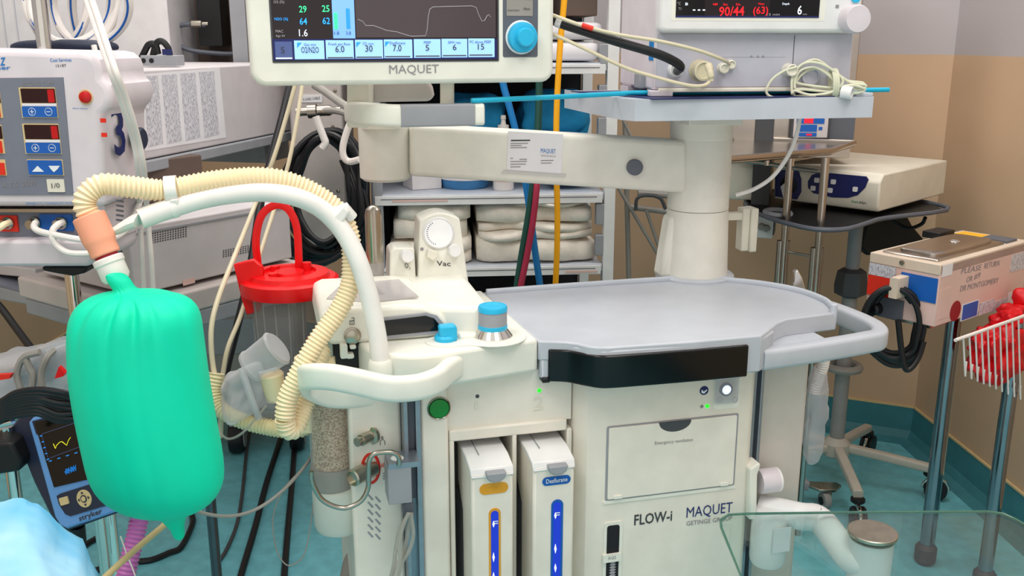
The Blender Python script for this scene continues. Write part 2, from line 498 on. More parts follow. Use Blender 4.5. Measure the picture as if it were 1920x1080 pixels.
rl = MB().box(A, -0.236, -0.229, -0.004, 0.06, 0.12, 0.91).box(A, -0.216, -0.207, -0.004, 0.06, 0.12, 0.91).box(A, -0.23, -0.214, 0.014, 0.06, 0.12, 0.91)
rl.build('mounting_rail', 'alu', T, bevel=0.001)
MB().box(A, -0.2275, -0.2175, 0.008, 0.0145, 0.70, 0.885).build('rail_slot', 'slate', T)
MB().box(A, -0.245, -0.208, -0.012, 0.03, 0.885, 0.925).build('rail_clamp', 'mid_grey', T, bevel=0.003)
MB().lathe(A.w(-0.233, -0.013, 0.905), -A.ey, [(0.009, 0), (0.009, 0.004), (0.006, 0.005), (0.006, 0.002), (0.003, 0.002)], 16).build('screw', 'nickel', T)
# side panel with slots
sp_ = MB().box(A, -0.325, -0.236, 0.03, 0.40, 0.12, 0.92).build('side_panel', 'white_front', T, bevel=0.006)
for col in range(2):
    for k in range(6):
        cx, cy = (694 + col * 14, 933 + k * 14 + col * 4)
        x, z = A.L(cx, cy, 0.03)
        pts = [(-0.005, 0.006), (-0.002, 0.007), (0.006, -0.004), (0.003, -0.006)]
        MB().prism([A.w(x + a, 0.0295, z + b) for a, b in pts], A.ey * 0.002).build('vent_slot', 'mid_grey', sp_, smooth=False)
# base with casters
MB().prism([A.w(x, y, 0.09) for x, y in [(-0.30, 0.02), (0.53, 0.02), (0.57, 0.08), (0.57, 0.42), (0.53, 0.46), (-0.30, 0.46), (-0.34, 0.42), (-0.34, 0.08)]], (0, 0, 0.05)).build('base', 'mid_grey', T, bevel=0.01)
for x, y in ((-0.30, 0.06), (0.53, 0.06), (-0.30, 0.42), (0.53, 0.42)):
    c = MB().lathe(A.w(x - 0.02, y, 0.05), A.ex, [(0.02, 0), (0.048, 0.002), (0.05, 0.008), (0.05, 0.032), (0.048, 0.038), (0.02, 0.04)], 24).build('caster', 'dark_grey', T)
    MB().box(A, x - 0.014, x + 0.014, y - 0.012, y + 0.012, 0.05, 0.095).build('fork', 'nickel', c)
# worktop
topo = [(1010, 640), (1028, 640), (1062, 641), (1082, 644), (1102, 649), (1120, 651), (1140, 651), (1300, 640), (1428, 629), (1440, 620), (1458, 605), (1475, 598), (1570, 586), (1567, 578), (1545, 562), (1500, 545), (1440, 533), (1380, 526), (1300, 521), (1100, 533), (905, 548)]
tp = [zp(a, b, 0.97) for a, b in topo]
wt = MB().prism([A.w(x, y, 0.935) for x, y in tp], (0, 0, 0.035)).build('worktop', 'top_grey', T, bevel=0.003)
rim = [A.w(*zp(a, b, 0.972), 0.974) for a, b in [(1562, 579), (1545, 564), (1500, 547), (1440, 535), (1380, 528), (1300, 523), (1100, 535), (912, 549)]]
MB().sweep(cr(rim, 4), rr2(-0.005, -0.006, 0.005, 0.006, 0.004, 3)).build('worktop_rim', 'shelf_grey', T)
MB().tube([A.w(*zp(1563, 580, 0.975), 0.96), A.w(*zp(1563, 580, 0.975), 0.986)], 0.007, 12).build('rim_peg', 'shelf_grey', T, bevel=0.002)
# front apron and glossy drawer
fx = cr([A.w(x, y, 0) for x, y in [(0.003, 0.0), (0.02, -0.004), (0.045, -0.015), (0.068, -0.038), (0.088, -0.055), (0.108, -0.061), (0.16, -0.0635), (0.26, -0.066), (0.386, -0.065)]], 5)
fl = [(A.loc(p)[0], A.loc(p)[1]) for p in fx]
ap = [(x, y) for x, y in fl] + [(0.43, -0.03), (0.46, 0.03), (0.46, 0.1), (0.003, 0.1)]
MB().prism([A.w(x, y, 0.902) for x, y in ap], (0, 0, 0.062)).build('apron', 'top_grey', T, bevel=0.004)
dr = [(x, y - 0.006) for x, y in fl if 0.014 < x < 0.382] 
dpts = [A.w(x, y, 0.898) for x, y in dr] + [A.w(x, y + 0.05, 0.898) for x, y in reversed(dr)]
MB().prism(dpts, (0, 0, 0.058)).build('drawer', 'black_gloss', T, bevel=0.006, seg=3)
MB().box(A, 0.006, 0.02, -0.006, 0.06, 0.895, 0.904).build('drawer_latch', 'black', T, bevel=0.002)
# right grab handle
hp = [A.w(x, y, 0.918) for x, y in [(0.40, -0.04), (0.45, -0.036), (0.56, -0.02), (0.64, -0.004), (0.675, 0.008), (0.70, 0.05), (0.705, 0.12), (0.695, 0.21), (0.67, 0.29), (0.625, 0.335), (0.57, 0.36)]]
MB().sweep(cr(hp, 6), rr2(-0.016, -0.019, 0.016, 0.019, 0.008, 3)).build('grab_handle', 'top_grey', T)
MB().prism([A.w(x, y, 0.90) for x, y in [(0.40, -0.045), (0.44, -0.035), (0.55, -0.012), (0.55, 0.06), (0.40, 0.06)]], (0, 0, 0.037)).build('handle_ledge', 'top_grey', T, bevel=0.005)
# left deck
dk = [(0.0, -0.001), (-0.06, -0.012), (-0.165, -0.034), (-0.2, -0.039), (-0.225, -0.037), (-0.262, -0.018), (-0.285, 0.01), (-0.30, 0.05), (-0.30, 0.345), (-0.02, 0.346)]
deck = MB().prism([A.w(x - 0.001, y, 0.915) for x, y in dk], (0, 0, 0.06)).build('control_deck', 'white', T, bevel=0.007, seg=3)
lh = [A.w(*q) for q in [(-0.14, -0.012, 0.945), (-0.165, -0.042, 0.945), (-0.19, -0.075, 0.943), (-0.225, -0.09, 0.94), (-0.27, -0.09, 0.942), (-0.32, -0.075, 0.953), (-0.355, -0.06, 0.958), (-0.385, -0.035, 0.953), (-0.395, -0.005, 0.94), (-0.385, 0.02, 0.915), (-0.35, 0.035, 0.892), (-0.30, 0.04, 0.885), (-0.24, 0.045, 0.885)]]
MB().sweep(cr(lh, 6), rr2(-0.012, -0.021, 0.012, 0.021, 0.010, 4)).build('grab_handle', 'white', T)
# knob plate, APL knob, flow dial
kx, ky = -0.074, 0.028
pl = arc(kx, ky, 0.058, -110, 110, 16) + [(-0.12, 0.056)] + arc(-0.162, 0.022, 0.03, 90, 270, 10) + [(-0.12, -0.012)]
kp = MB().prism([A.w(x, y, 0.9745) for x, y in pl], (0, 0, 0.003)).build('knob_plate', 'white', deck, bevel=0.001)
a0 = A.w(-0.157, 0.026, 0.977)
MB().lathe(a0, (0, 0, 1), [(0.019, 0), (0.019, 0.006), (0.016, 0.010)], 20).build('apl_knob_base', 'cyan', T)
MB().prism([a0 + A.ex * x + A.ey * -0.014 + V((0, 0, z)) for x, z in [(-0.010, 0.004), (0.019, 0.0), (0.018, 0.026), (0.012, 0.029), (-0.013, 0.028)]], A.ey * 0.02).build('apl_knob', 'cyan', T, bevel=0.004)
b0 = A.w(kx, ky, 0.977)
MB().lathe(b0, (0, 0, 1), [(0.034, 0), (0.034, 0.002), (0.022, 0.018), (0.02, 0.018)], 32).build('dial_collar', 'chrome', T)
dl = MB().lathe(b0, (0, 0, 1), [(0.0245, 0.013), (0.0245, 0.046), (0.024, 0.047)], 32).build('flow_dial', 'mid_grey', T)
MB().lathe(b0, (0, 0, 1), [(0.0248, 0.012), (0.0252, 0.013), (0.0252, 0.021), (0.0248, 0.0215)], 32).build('dial_ring', 'cyan', dl)
MB().lathe(b0, (0, 0, 1), [(0.0250, 0.045), (0.0250, 0.052), (0.0235, 0.0545), (0.015, 0.0548), (0.013, 0.0535), (0.004, 0.0535), (0.0, 0.0535)], 32).build('dial_cap', 'cyan', dl)
# breathing cassette
cp = [(-0.365, 0.09), (-0.362, 0.066), (-0.345, 0.05), (-0.19, 0.05), (-0.165, 0.056), (-0.15, 0.075), (-0.15, 0.27), (-0.34, 0.275), (-0.365, 0.25)]
cas = MB()
prof = [(x, z) for x, z in [(-0.366, 0.992), (-0.345, 0.974), (-0.15, 0.975), (-0.137, 0.985), (-0.145, 1.003), (-0.165, 1.022), (-0.19, 1.033), (-0.22, 1.036), (-0.345, 1.037), (-0.362, 1.030)]]
cas.prism([A.w(x, 0.05, z) for x, z in prof], A.ey * 0.225)
cas_o = cas.build('breathing_cassette', 'white', T, bevel=0.008, seg=3)
cv = [A.w(*zp(a, b, 1.0385), 1.0365) for a, b in [(612, 560), (640, 533), (748, 524), (785, 556), (700, 566)]]
MB().prism(cv, (0, 0, 0.003)).build('cassette_window', 'clear_cover', T, bevel=0.001)
MB().prism([A.w(*zp(a, b, 1.0375), 1.0362) for a, b in [(690, 536), (705, 534), (720, 551), (692, 555)]], (0, 0, 0.001)).build('valve_disc', 'dark_grey', cas_o)
MB().prism([A.w(*zp(a, b, 1.0375), 1.0362) for a, b in [(655, 545), (668, 543), (668, 556), (655, 558)]], (0, 0, 0.001)).build('valve_tab', 'red_print', cas_o)
fro = [(706, 597), (800, 586), (820, 592), (834, 610), (838, 624), (706, 638)]
MB().ppoly(A, fro, 0.0465, 0.055, at=0.047).build('window_bezel', 'mid_grey', T, bevel=0.001)
fri = [(708, 603), (798, 592), (814, 597), (825, 610), (828, 619), (708, 631)]
MB().ppoly(A, fri, 0.0455, 0.05, at=0.046).build('cassette_slot', 'black_gloss', T, smooth=False)
x, z = A.L(661, 629, 0.05)
lk = MB().lathe(A.w(x, 0.052, z), -A.ey, [(0.0145, 0), (0.0145, 0.005), (0.0125, 0.0055)], 24).build('lock_ring', 'nickel', T)
MB().lathe(A.w(x, 0.047, z), -A.ey, [(0.011, 0), (0.011, 0.003), (0.008, 0.0042), (0, 0.0045)], 24).build('lock_button', 'brushed', lk)
ic = MB()
x, z = A.L(660, 604, 0.05)
for q in ((-0.004, 0.004, -0.004, -0.003), (-0.004, 0.004, 0.002, 0.003), (-0.004, -0.0032, -0.004, 0.003), (0.0032, 0.004, -0.004, 0.003), (-0.0005, 0.0005, -0.0015, 0.001), (0.0032, 0.004, 0.003, 0.0075), (-0.001, 0.004, 0.007, 0.0078)):
    ic.box(A, x + q[0], x + q[1], 0.0492, 0.0502, z + q[2], z + q[3])
ic.build('padlock_symbol', 'dark_text', T, smooth=False)
# dark latch mechanism below cassette
MB().box(A, -0.34, -0.29, 0.06, 0.2, 0.90, 0.972).build('latch_housing', 'black', T)
MB().ppanel(A, 638, 646, 652, 673, 0.04, 0.055, 0.003).ppanel(A, 650, 664, 664, 673, 0.04, 0.055, 0.003).ppanel(A, 656, 648, 668, 655, 0.04, 0.055, 0.003).build('latch_hook', 'white', T, bevel=0.001)
# right wing block behind the deck knobs
wb = [(-0.15, 0.05), (-0.075, 0.028), (-0.072, 0.2), (-0.07, 0.30), (-0.21, 0.30), (-0.21, 0.12)]
MB().prism([A.w(x, y, 0.97) for x, y in wb], (0, 0, 0.058)).build('valve_block', 'white', T, bevel=0.01, seg=3)
MB().box(A, -0.135, -0.085, 0.024, 0.06, 0.97, 0.985).build('block_step', 'white', T, bevel=0.006)
# O2 and vacuum modules
def arch(fr, x0, x1, z0, z1, cam_, y0, y1, lean):
    pts = [(x0, z0), (x1, z0), (x1 - 0.012, z1)]
    for i in range(1, 8):
        t = i / 8; pts.append((x1 - 0.012 - (x1 - x0 - 0.024) * t, z1 + cam_ * math.sin(PI * t)))
    pts.append((x0 + 0.012, z1))
    f = [fr.w(a, y0 + (b - z0) * lean, b) for a, b in pts]
    return MB().prism(f, fr.ey * (y1 - y0))
va = arch(A, -0.166, -0.064, 1.0, 1.135, 0.012, 0.265, 0.33, 0.2).build('vacuum_module', 'white', T, bevel=0.003)
o2 = MB().prism([A.w(a, 0.268 + (b - 1.0) * 0.2, b) for a, b in [(-0.22, 1.0), (-0.167, 1.0), (-0.167, 1.083), (-0.205, 1.085), (-0.214, 1.078)]], A.ey * 0.06).build('oxygen_module', 'white', T, bevel=0.003)
VF = FR(A.w(0, 0.265, 1.0), ex=A.ex, ez=(A.ey * 0.2 + V((0, 0, 1))))
def knob(fr, px, py, r, h, m, par, name='knob', n=24):
    x, z = fr.L(px, py)
    return MB().lathe(fr.w(x, 0, z), -fr.ey, [(r * 1.05, 0), (r, h * 0.8), (r * 0.9, h), (0, h)], n).build(name, m, par)
gx, gz = VF.L(822, 437)
gd = MB().lathe(VF.w(gx, 0.001, gz), -VF.ey, [(0.031, 0), (0.031, 0.004), (0.0285, 0.006), (0.027, 0.003)], 36).build('gauge_bezel', 'white_cool', va)
mat('gauge_face', (248, 250, 253), 0.06)
MB().lathe(VF.w(gx, -0.002, gz), -VF.ey, [(0.0275, 0), (0.0275, 0.0012), (0, 0.0014)], 36).build('gauge_face', 'gauge_face', va)
tk = MB()
for k in range(14):
    a = math.radians(120 + k * 10)
    p = VF.w(gx + 0.021 * math.cos(a), -0.0036, gz + 0.021 * math.sin(a)); q = VF.w(gx + 0.024 * math.cos(a), -0.0036, gz + 0.024 * math.sin(a))
    tk.tube([p, q], 0.0005, 4)
tk.build('gauge_ticks', 'navy_text', va)
knob(VF, 762, 480, 0.0125, 0.022, 'white_cool', o2)
knob(VF, 850, 470, 0.0125, 0.022, 'white_cool', va)
x, z = VF.L(808, 477)
MB().prism([VF.w(x + a, 0, z + b) for a, b in [(-0.011, -0.004), (-0.007, 0.011), (0.012, 0.005), (0.010, -0.006), (0.002, -0.013)]], -VF.ey * 0.016).build('mode_lever', 'ivory', va, bevel=0.002)
txt('Vac', VF, 819, 498, 845, 499, 9, 'dark_text', va, bold=0.01)
txt('O', VF, 759, 502, 766, 503, 9, 'dark_text', o2, bold=0.01)
txt('2', VF, 767, 505, 770, 505, 5, 'dark_text', o2)
x, z = VF.L(791, 467)
MB().prism([VF.w(x + 0.0035 * math.cos(k), -0.0008, z + 0.0035 * math.sin(k)) for k in [i * PI / 4 for i in range(8)]], VF.ey * 0.001).build('mode_symbol', 'grey_text', va, smooth=False)
# flowmeter tube
ft = A.w(-0.243, 0.285, 1.0)
MB().lathe(ft, (0, 0, 1), [(0.024, 0), (0.025, 0.018), (0.02, 0.026), (0.017, 0.028)], 24).build('flowmeter_socket', 'white', T)
MB().box(A, -0.245, -0.21, 0.27, 0.31, 1.0, 1.022).build('socket_block', 'white', T, bevel=0.004)
zt = A.L(706, 384, 0.285)[1]
fm = MB().lathe(ft, (0, 0, 1), [(0.0165, 0.027), (0.0165, zt - 1.02), (0.014, zt - 1.008), (0.008, zt - 1.002), (0, zt - 1.0)], 24).build('flowmeter_tube', 'nickel', T)
MB().lathe(ft + V((0, 0, 0.03)), (0, 0, 1), [(0.0168, 0), (0.0168, 0.03), (0.0166, 0.03)], 24).build('flowmeter_band', 'clear_cover', fm)
# header marks, start button
txt('1', A, 890, 768, 897, 767, 14, 'ivory', hd, at=0.014)
txt('2', A, 1001, 768, 1019, 766, 22, 'ivory', hd, at=0.014)
MB().box(A, *A.rect(1000, 766.5, 1016, 768, 0.014)[:2], 0.0125, 0.014, *A.rect(1000, 766.5, 1016, 768, 0.014)[2:]).build('numeral_bar', 'ivory', hd)
x, z = A.L(895, 743, 0.014)
MB().lathe(A.w(x, 0.0145, z), -A.ey, [(0.0035, 0), (0.0035, 0.001), (0, 0.0012)], 12).build('indicator', 'dark_grey', hd)
x, z = A.L(1011, 732, 0.014)
MB().lathe(A.w(x, 0.0145, z), -A.ey, [(0.0036, 0), (0.0036, 0.002), (0, 0.0025)], 12).build('indicator', 'led_green', hd)
x, z = A.L(823, 765)
gb = MB().lathe(A.w(x, 0.001, z), -A.ey, [(0.0205, 0), (0.0205, 0.003), (0.0185, 0.005), (0.0165, 0.003)], 32).build('button_ring', 'nickel', T)
MB().lathe(A.w(x, -0.001, z), -A.ey, [(0.0165, 0), (0.0165, 0.003), (0.012, 0.0034), (0, 0.0036)], 32).build('button', 'button_green', gb)
# emergency ventilation hatch
F_ = FR(A.w(0, -0.02, 0), ex=A.ex)
rc = F_.rect(1140, 790, 1376, 921)
MB().panel(F_, (rc[0] - 0.004, rc[1] + 0.004, rc[2] - 0.004, rc[3] + 0.003), -0.0012, 0.002, 0.004).build('hatch_surround', 'mid_grey', T)
MB().panel(F_, (rc[0] - 0.0075, rc[1] + 0.007, rc[2] - 0.009, rc[2] - 0.003), -0.002, 0.001, 0.002).build('hatch_sill', 'white', T)
ht = MB().panel(F_, rc, -0.004, 0.001, 0.003).build('hatch', 'white_front', T, bevel=0.001)
cx = F_.L(1264, 800)[0]
MB().prism([F_.w(cx + 0.031 * math.cos(a) * (1 if abs(math.cos(a)) > .01 else 1), -0.0046, rc[3] + 0.0005 + 0.019 * math.sin(a)) for a in [PI + i * PI / 12 for i in range(13)]], F_.ey * 0.003).build('finger_notch', 'dark_grey', ht, smooth=False)
for hx in (1157, 1356):
    x, z = F_.L(hx, 930 - (hx - 1157) * 0.122)
    MB().panel(F_, (x - 0.008, x + 0.008, z - 0.003, z + 0.003), -0.006, 0.0, 0.001).build('hinge', 'white', T)
txt('Emergency ventilation', F_, 1228, 834, 1299, 827, 6, 'grey_text', ht, at=-0.004)
txt('FLOW-i', F_, 1189, 985, 1260, 976, 19, 'dark_text', cab, bold=0.015)
txt('MAQUET', F_, 1287, 971, 1373, 960, 19, 'navy_text', cab, bold=0.004)
txt('GETINGE GROUP', F_, 1287, 986, 1373, 975, 8, 'grey_text', cab, bold=0.006)
# AGS window with hose behind
rc = F_.rect(1130, 978, 1165, 1120)
MB().panel(F_, rc, -0.002, 0.002, 0.006).build('window_frame', 'white', T)
rc2 = F_.rect(1136, 984, 1159, 1115)
MB().panel(F_, rc2, -0.0026, 0.002, 0.005).build('window_opening', 'dark_void', T)
MB().corr([F_.w((rc2[0] + rc2[1]) / 2, 0.004, 0.42), F_.w((rc2[0] + rc2[1]) / 2 + 0.001, 0.004, F_.L(1148, 1036)[1])], 0.0095, 0.0055, 0.002, 12).build('scavenging_hose', 'mid_grey', T)
bdg = MB().ppanel(F_, 1131, 1040, 1165, 1054, -0.008, 0.002, 0.001).build('window_bridge', 'white', T)
txt('AGS', F_, 1140, 1050, 1155, 1048, 6, 'grey_text', bdg, at=-0.008)
# power switch under a clear cover
rc = F_.rect(1340, 704, 1386, 762)
MB().panel(F_, (rc[0] - 0.001, rc[1] + 0.001, rc[2] - 0.004, rc[3]), -0.0012, 0.002, 0.006).build('switch_plate', 'white', T)
x, z = F_.L(1360, 729)
sw = MB().lathe(F_.w(x, -0.001, z), -F_.ey, [(0.0125, 0), (0.0125, 0.004), (0.009, 0.004)], 24).build('switch_ring', 'navy', T)
MB().lathe(F_.w(x, -0.004, z), -F_.ey, [(0.0085, 0), (0.0085, 0.002), (0, 0.003)], 20).build('switch_button', 'led_white', sw)
MB().ppanel(F_, 1341, 706, 1385, 757, -0.008, -0.0066, 0.005).build('switch_cover', 'clear_film', T)
MB().ppanel(F_, 1343, 704, 1383, 710, -0.0095, 0.0, 0.002).build('cover_hinge', 'tourn', T)
for q, r_ in ((1349, 0.0045), (1377, 0.005)):
    x, z = F_.L(q, 749)
    MB().tube([F_.w(x + r_ * math.cos(k * PI / 8), -0.0022, z + r_ * math.sin(k * PI / 8)) for k in range(16)], 0.0004, 4, closed=True).build('standby_symbol', 'grey_text', T)
x, z = F_.L(1320, 732)
idc = MB().lathe(F_.w(x, 0.0, z), -F_.ey, [(0.0085, 0), (0.0085, 0.0008), (0, 0.0009)], 24).build('manual_symbol', 'navy', T)
MB().prism([F_.w(x + a, -0.0012, z + b) for a, b in [(-0.005, -0.004), (0.0, -0.006), (0.006, 0.0), (0.005, 0.002), (-0.001, -0.002), (-0.004, 0.002), (-0.0055, 0.001)]], F_.ey * 0.0005).build('symbol_mark', 'white_text', idc, smooth=False)
x, z = F_.L(1326, 761)
MB().lathe(F_.w(x, 0, z), -F_.ey, [(0.0036, 0), (0.0036, 0.0018), (0, 0.0024)], 12).build('mains_indicator', 'led_green', T)
x, z = F_.L(1316, 762)
MB().prism([F_.w(x + a, -0.001, z + b) for a, b in [(-0.005, 0), (-0.002, 0.0006), (-0.002, 0.003), (0.001, 0.003), (0.003, 0.0005), (0.003, -0.0005), (0.001, -0.003), (-0.002, -0.003), (-0.002, -0.0006)]], F_.ey * 0.001).build('plug_symbol', 'grey_text', T, smooth=False)
# fittings on the side panel
SPF = FR(A.w(0, 0.03, 0), ex=A.ex)
x, z = SPF.L(700, 817)
MB().lathe(SPF.w(x, 0.005, z), (-A.ex * 0.75 - A.ey * 0.66), [(0.016, 0), (0.016, 0.006), (0.010, 0.008), (0.010, 0.03), (0.008, 0.03), (0.008, 0.04)], 20).build('gas_port', 'brushed', T)
x, z = SPF.L(700, 879)
MB().lathe(SPF.w(x, 0.005, z), (-A.ex * 0.75 - A.ey * 0.66), [(0.015, 0), (0.015, 0.05), (0.0125, 0.052), (0.0125, 0.046)], 24).build('gas_outlet', 'brushed', T)
x, z = SPF.L(697, 878)
MB().tube([SPF.w(x + 0.0145 * math.cos(k * PI / 16) - 0.002, -0.0005, z + 0.027 * math.sin(k * PI / 16)) for k in range(32)], 0.0026, 6, closed=True).build('outlet_ring', 'red_print', T)
txt('AFGO', SPF, 714, 877, 732, 873, 8, 'red_print', sp_, bold=0.01)
x, z = SPF.L(717, 827)
MB().tube([SPF.w(x + a, -0.0008, z + b) for a, b in [(-0.004, -0.007), (-0.004, 0.0), (-0.001, 0.003), (-0.001, 0.009), (0.001, 0.009), (0.001, 0.003), (0.004, 0.0), (0.004, -0.007)]], 0.0005, 4).build('patient_symbol', 'dark_text', sp_)
for k in range(3):
    x, z = SPF.L(722, 887 + k * 5)
    MB().box(SPF, x - 0.004, x + 0.006, -0.0008, 0.001, z - 0.0012, z + 0.0012).build('vent_slot', 'mid_grey', sp_)

# ---- hook bracket clamped to the left rail
hk = thing('hose_hook', 'grey clamp block with bent steel U hook on left rail of workstation', 'hook', A.w(-0.225, -0.03, 0.68))
HB = FR(A.w(0, -0.045, 0), ex=A.ex)
MB().ppanel(HB, 728, 878, 772, 945, 0.0, 0.05, 0.001).build('clamp_block', 'mid_grey', hk, bevel=0.002)
MB().ppanel(HB, 728, 868, 788, 878, 0.0, 0.05, 0.001).build('clamp_plate', 'alu', hk)
x, z = HB.L(748, 874)
MB().lathe(HB.w(x, 0.02, z), (0, 0, 1), [(0.011, 0), (0.011, 0.006), (0.008, 0.008)], 16).build('bushing', 'white_cool', hk)
hpix = [(748, 872), (748, 858), (738, 849), (718, 848), (700, 852), (692, 865), (691, 890), (690, 915), (678, 938), (655, 951), (632, 951), (605, 938), (590, 915), (584, 895), (584, 884)]
MB().tube(cr([HB.P(a, b, 0.0) for a, b in hpix], 5), 0.0042, 12).build('hook_rod', 'nickel', hk)
dt = thing('drain_tubing', 'bundle of clear tubing hanging from grey clamp beside vaporizer bays', 'tubing', A.w(-0.23, -0.03, 0.4))
MB().ppanel(HB, 756, 944, 777, 968, 0.03, 0.05, 0.002).build('tube_clip', 'slate', dt)
for k, pp in enumerate([[(768, 962), (750, 990), (742, 1030), (738, 1060), (728, 1100)], [(772, 962), (765, 1000), (755, 1040), (740, 1065), (732, 1100)], [(770, 965), (775, 1000), (768, 1030), (752, 1060), (742, 1100)], [(766, 962), (756, 985), (748, 1020), (750, 1050), (736, 1100)]]):
    MB().tube(cr([HB.P(a, b, 0.025 - 0.007 * k) for a, b in pp], 6), 0.0034, 8).build('tube', 'tube_clear', dt)

# ---- bag arm (bent tube with hose clips) of the workstation
def pth(l, n=6): return cr([W(a, b, y) for a, b, y in l], n)
armp = [(714, 700, 1.482), (709, 640, 1.484), (700, 590, 1.487), (688, 540, 1.490), (672, 490, 1.494), (653, 450, 1.498), (628, 415, 1.500), (594, 386, 1.495), (548, 367, 1.485), (490, 360, 1.472), (430, 364, 1.458), (370, 375, 1.44), (312, 393, 1.42), (262, 411, 1.40)]
bam = MB().tube(pth(armp), 0.0152, 18).build('bag_arm', 'tube_white', T)
MB().lathe(W(714, 712, 1.482), (0, 0, 1), [(0.02, 0), (0.02, 0.03), (0.017, 0.035)], 20).build('arm_socket', 'white', T)
pd = [(262, 411, 1.40), (245, 417, 1.397), (228, 426, 1.394), (205, 437, 1.39), (180, 440, 1.365)]
pw = [0.0152, 0.0145, 0.013, 0.010, 0.004]
m = MB(); path = [W(*q) for q in pd]
rings = []
for p, r_ in zip(path, pw):
    rings.append([p + V((0.0, 1, 0)) * r_ * 1.5 * math.cos(k * PI / 8) + V((0.3, 0, 0.95)) * min(r_, 0.0152) * (0.85 if r_ > .012 else 0.6) * math.sin(k * PI / 8) for k in range(16)])
m.loft(rings).build('fork_paddle', 'tube_white', bam)
MB().tube([W(330, 387, 1.427), W(318, 391, 1.423)], 0.0165, 18).build('sleeve', 'tube_white', bam)
def clip(pts, r=0.008):
    return MB().sweep(cr([W(*q) for q in pts], 5), rr2(-0.0025, -r, 0.0025, r, 0.002, 2), up=(0.96, -0.1, 0.25))
c1 = MB().tube([W(310, 356, 1.428), W(333, 354, 1.432)], 0.0205, 20, caps=False); c1.build('hose_clip', 'tube_white', bam)
MB().prism([W(317, 375, 1.41), W(333, 373, 1.412), W(336, 388, 1.415), W(320, 392, 1.412)], (0, 0.02, 0)).build('clip_foot', 'tube_white', bam, bevel=0.002)
MB().tube([W(622, 402, 1.500), W(648, 392, 1.508), W(658, 408, 1.515)], 0.011, 14).build('hose_clip', 'tube_white', bam)
MB().prism([W(622, 410, 1.485), W(644, 385, 1.49), W(655, 398, 1.492), W(635, 430, 1.488)], (0, 0.03, 0)).build('clip_foot', 'tube_white', bam, bevel=0.003)

# ---- breathing bag with its hose
bh = thing('bag_hose', 'long cream corrugated hose arching along curved white arm to green bag', 'hose', W(400, 360, 1.45))
hp_ = [(172, 412, 1.372), (159, 385, 1.372), (166, 362, 1.376), (192, 346, 1.385), (240, 350, 1.40), (300, 357, 1.425), (322, 355, 1.43), (370, 345, 1.445), (430, 336, 1.465), (490, 333, 1.482), (540, 341, 1.495), (590, 363, 1.507), (630, 393, 1.517), (652, 430, 1.523), (660, 480, 1.522), (656, 535, 1.512), (634, 584, 1.500), (600, 632, 1.485), (566, 690, 1.47), (540, 745, 1.46), (534, 785, 1.455)]
MB().corr(pth(hp_, 8), 0.0172, 0.0066, 0.0030, 18, 4).build('corrugated_tube', 'hose_cream', bh)
low = [(534, 785, 1.455), (540, 806, 1.46), (556, 800, 1.475), (572, 755, 1.50), (590, 700, 1.52), (606, 655, 1.55), (620, 630, 1.60)]
MB().corr(pth(low, 8), 0.0165, 0.0066, 0.0028, 18, 4).build('corrugated_tube', 'hose_cream', bh)
pa, pb = W(166, 404, 1.372), W(199, 478, 1.365)
ax = (pb - pa).normalized(); Lc = (pb - pa).length
MB().lathe(pa, ax, [(0.0215, 0), (0.0235, 0.002), (0.0235, 0.036), (0.0225, 0.042), (0.021, 0.046), (0.021, Lc - 0.002), (0.019, Lc)], 28).build('elbow_cuff', 'peach', bh)
qa = pb - ax * 0.002
MB().lathe(qa, ax, [(0.0165, 0), (0.0165, 0.008)], 24).build('inner_sleeve', 'maroon_dot', bh)
bag = thing('breathing_bag', 'inflated green rubber breathing bag hanging from peach connector', 'bag', W(300, 1005, 1.33))
MB().lathe(qa + ax * 0.006, ax, [(0.020, 0), (0.0222, 0.002), (0.0222, 0.009), (0.0205, 0.011), (0.0205, 0.030), (0.017, 0.036)], 28).build('collar', 'cable_white', bag)
rows = [(214, 512, 18, 0.0), (222, 524, 21, 0.0), (228, 534, 21, 0.0), (234, 542, 20, 0.2), (241, 548, 30, .6), (249, 551, 62, 1), (253, 558, 88, 1.2), (254, 568, 104, 1.2), (254, 582, 115, 1.0), (254, 600, 121, .65), (254, 620, 123, .42), (256, 650, 125, .26), (260, 700, 127, .14), (268, 750, 127, .08), (277, 800, 126.5, .1), (287, 845, 126, .1), (293, 880, 124.5, .1), (299, 905, 119, .1), (304, 925, 107, .1), (309, 940, 90, .1), (314, 950, 70, .1), (319, 957, 48, .1), (323, 963, 30, .1), (326, 972, 22, 0), (329, 985, 16, 0), (333, 992, 12.5, 0), (335, 1003, 11.5, 0), (336, 1010, 8, 0), (336.5, 1012, 2, 0)]
BY = 1.335
rings = []
for cx, cy, hw, pl_ in rows:
    c0 = W(cx, cy, BY)
    a_ = (W(cx + hw, cy, BY) - c0).length
    ring = []
    for k in range(128):
        th = 2 * PI * k / 128
        ca, sa = math.cos(th), math.sin(th)
        rr_ = 1.0
        if pl_:
            g = 0
            for ph, wd, dp in ((-1.32, 0.075, .17), (-1.00, 0.08, .10), (-1.71, 0.07, 0.15), (-2.30, 0.12, .12), (-0.45, 0.1, .06), (0.8, .3, .10), (1.6, .3, .10), (2.4, .3, .10)):
                dlt = (th - (ph % (2 * PI)) + PI) % (2 * PI) - PI
                g += dp * math.exp(-(dlt / wd) ** 2)
            rr_ -= g * pl_
        by = a_ * 0.80 * (1 if hw > 40 else 1.2)
        ring.append(c0 + V((a_ * ca * (1 - (1 - rr_) * 0.5), by * sa * rr_, 0)))
    rings.append(ring)
mbag = MB().loft(rings)
bo = mbag.build('bag_body', 'bag_green', bag, ang=80)
sb = bo.modifiers.new('sub', 'SUBSURF'); sb.levels = 1; sb.render_levels = 1
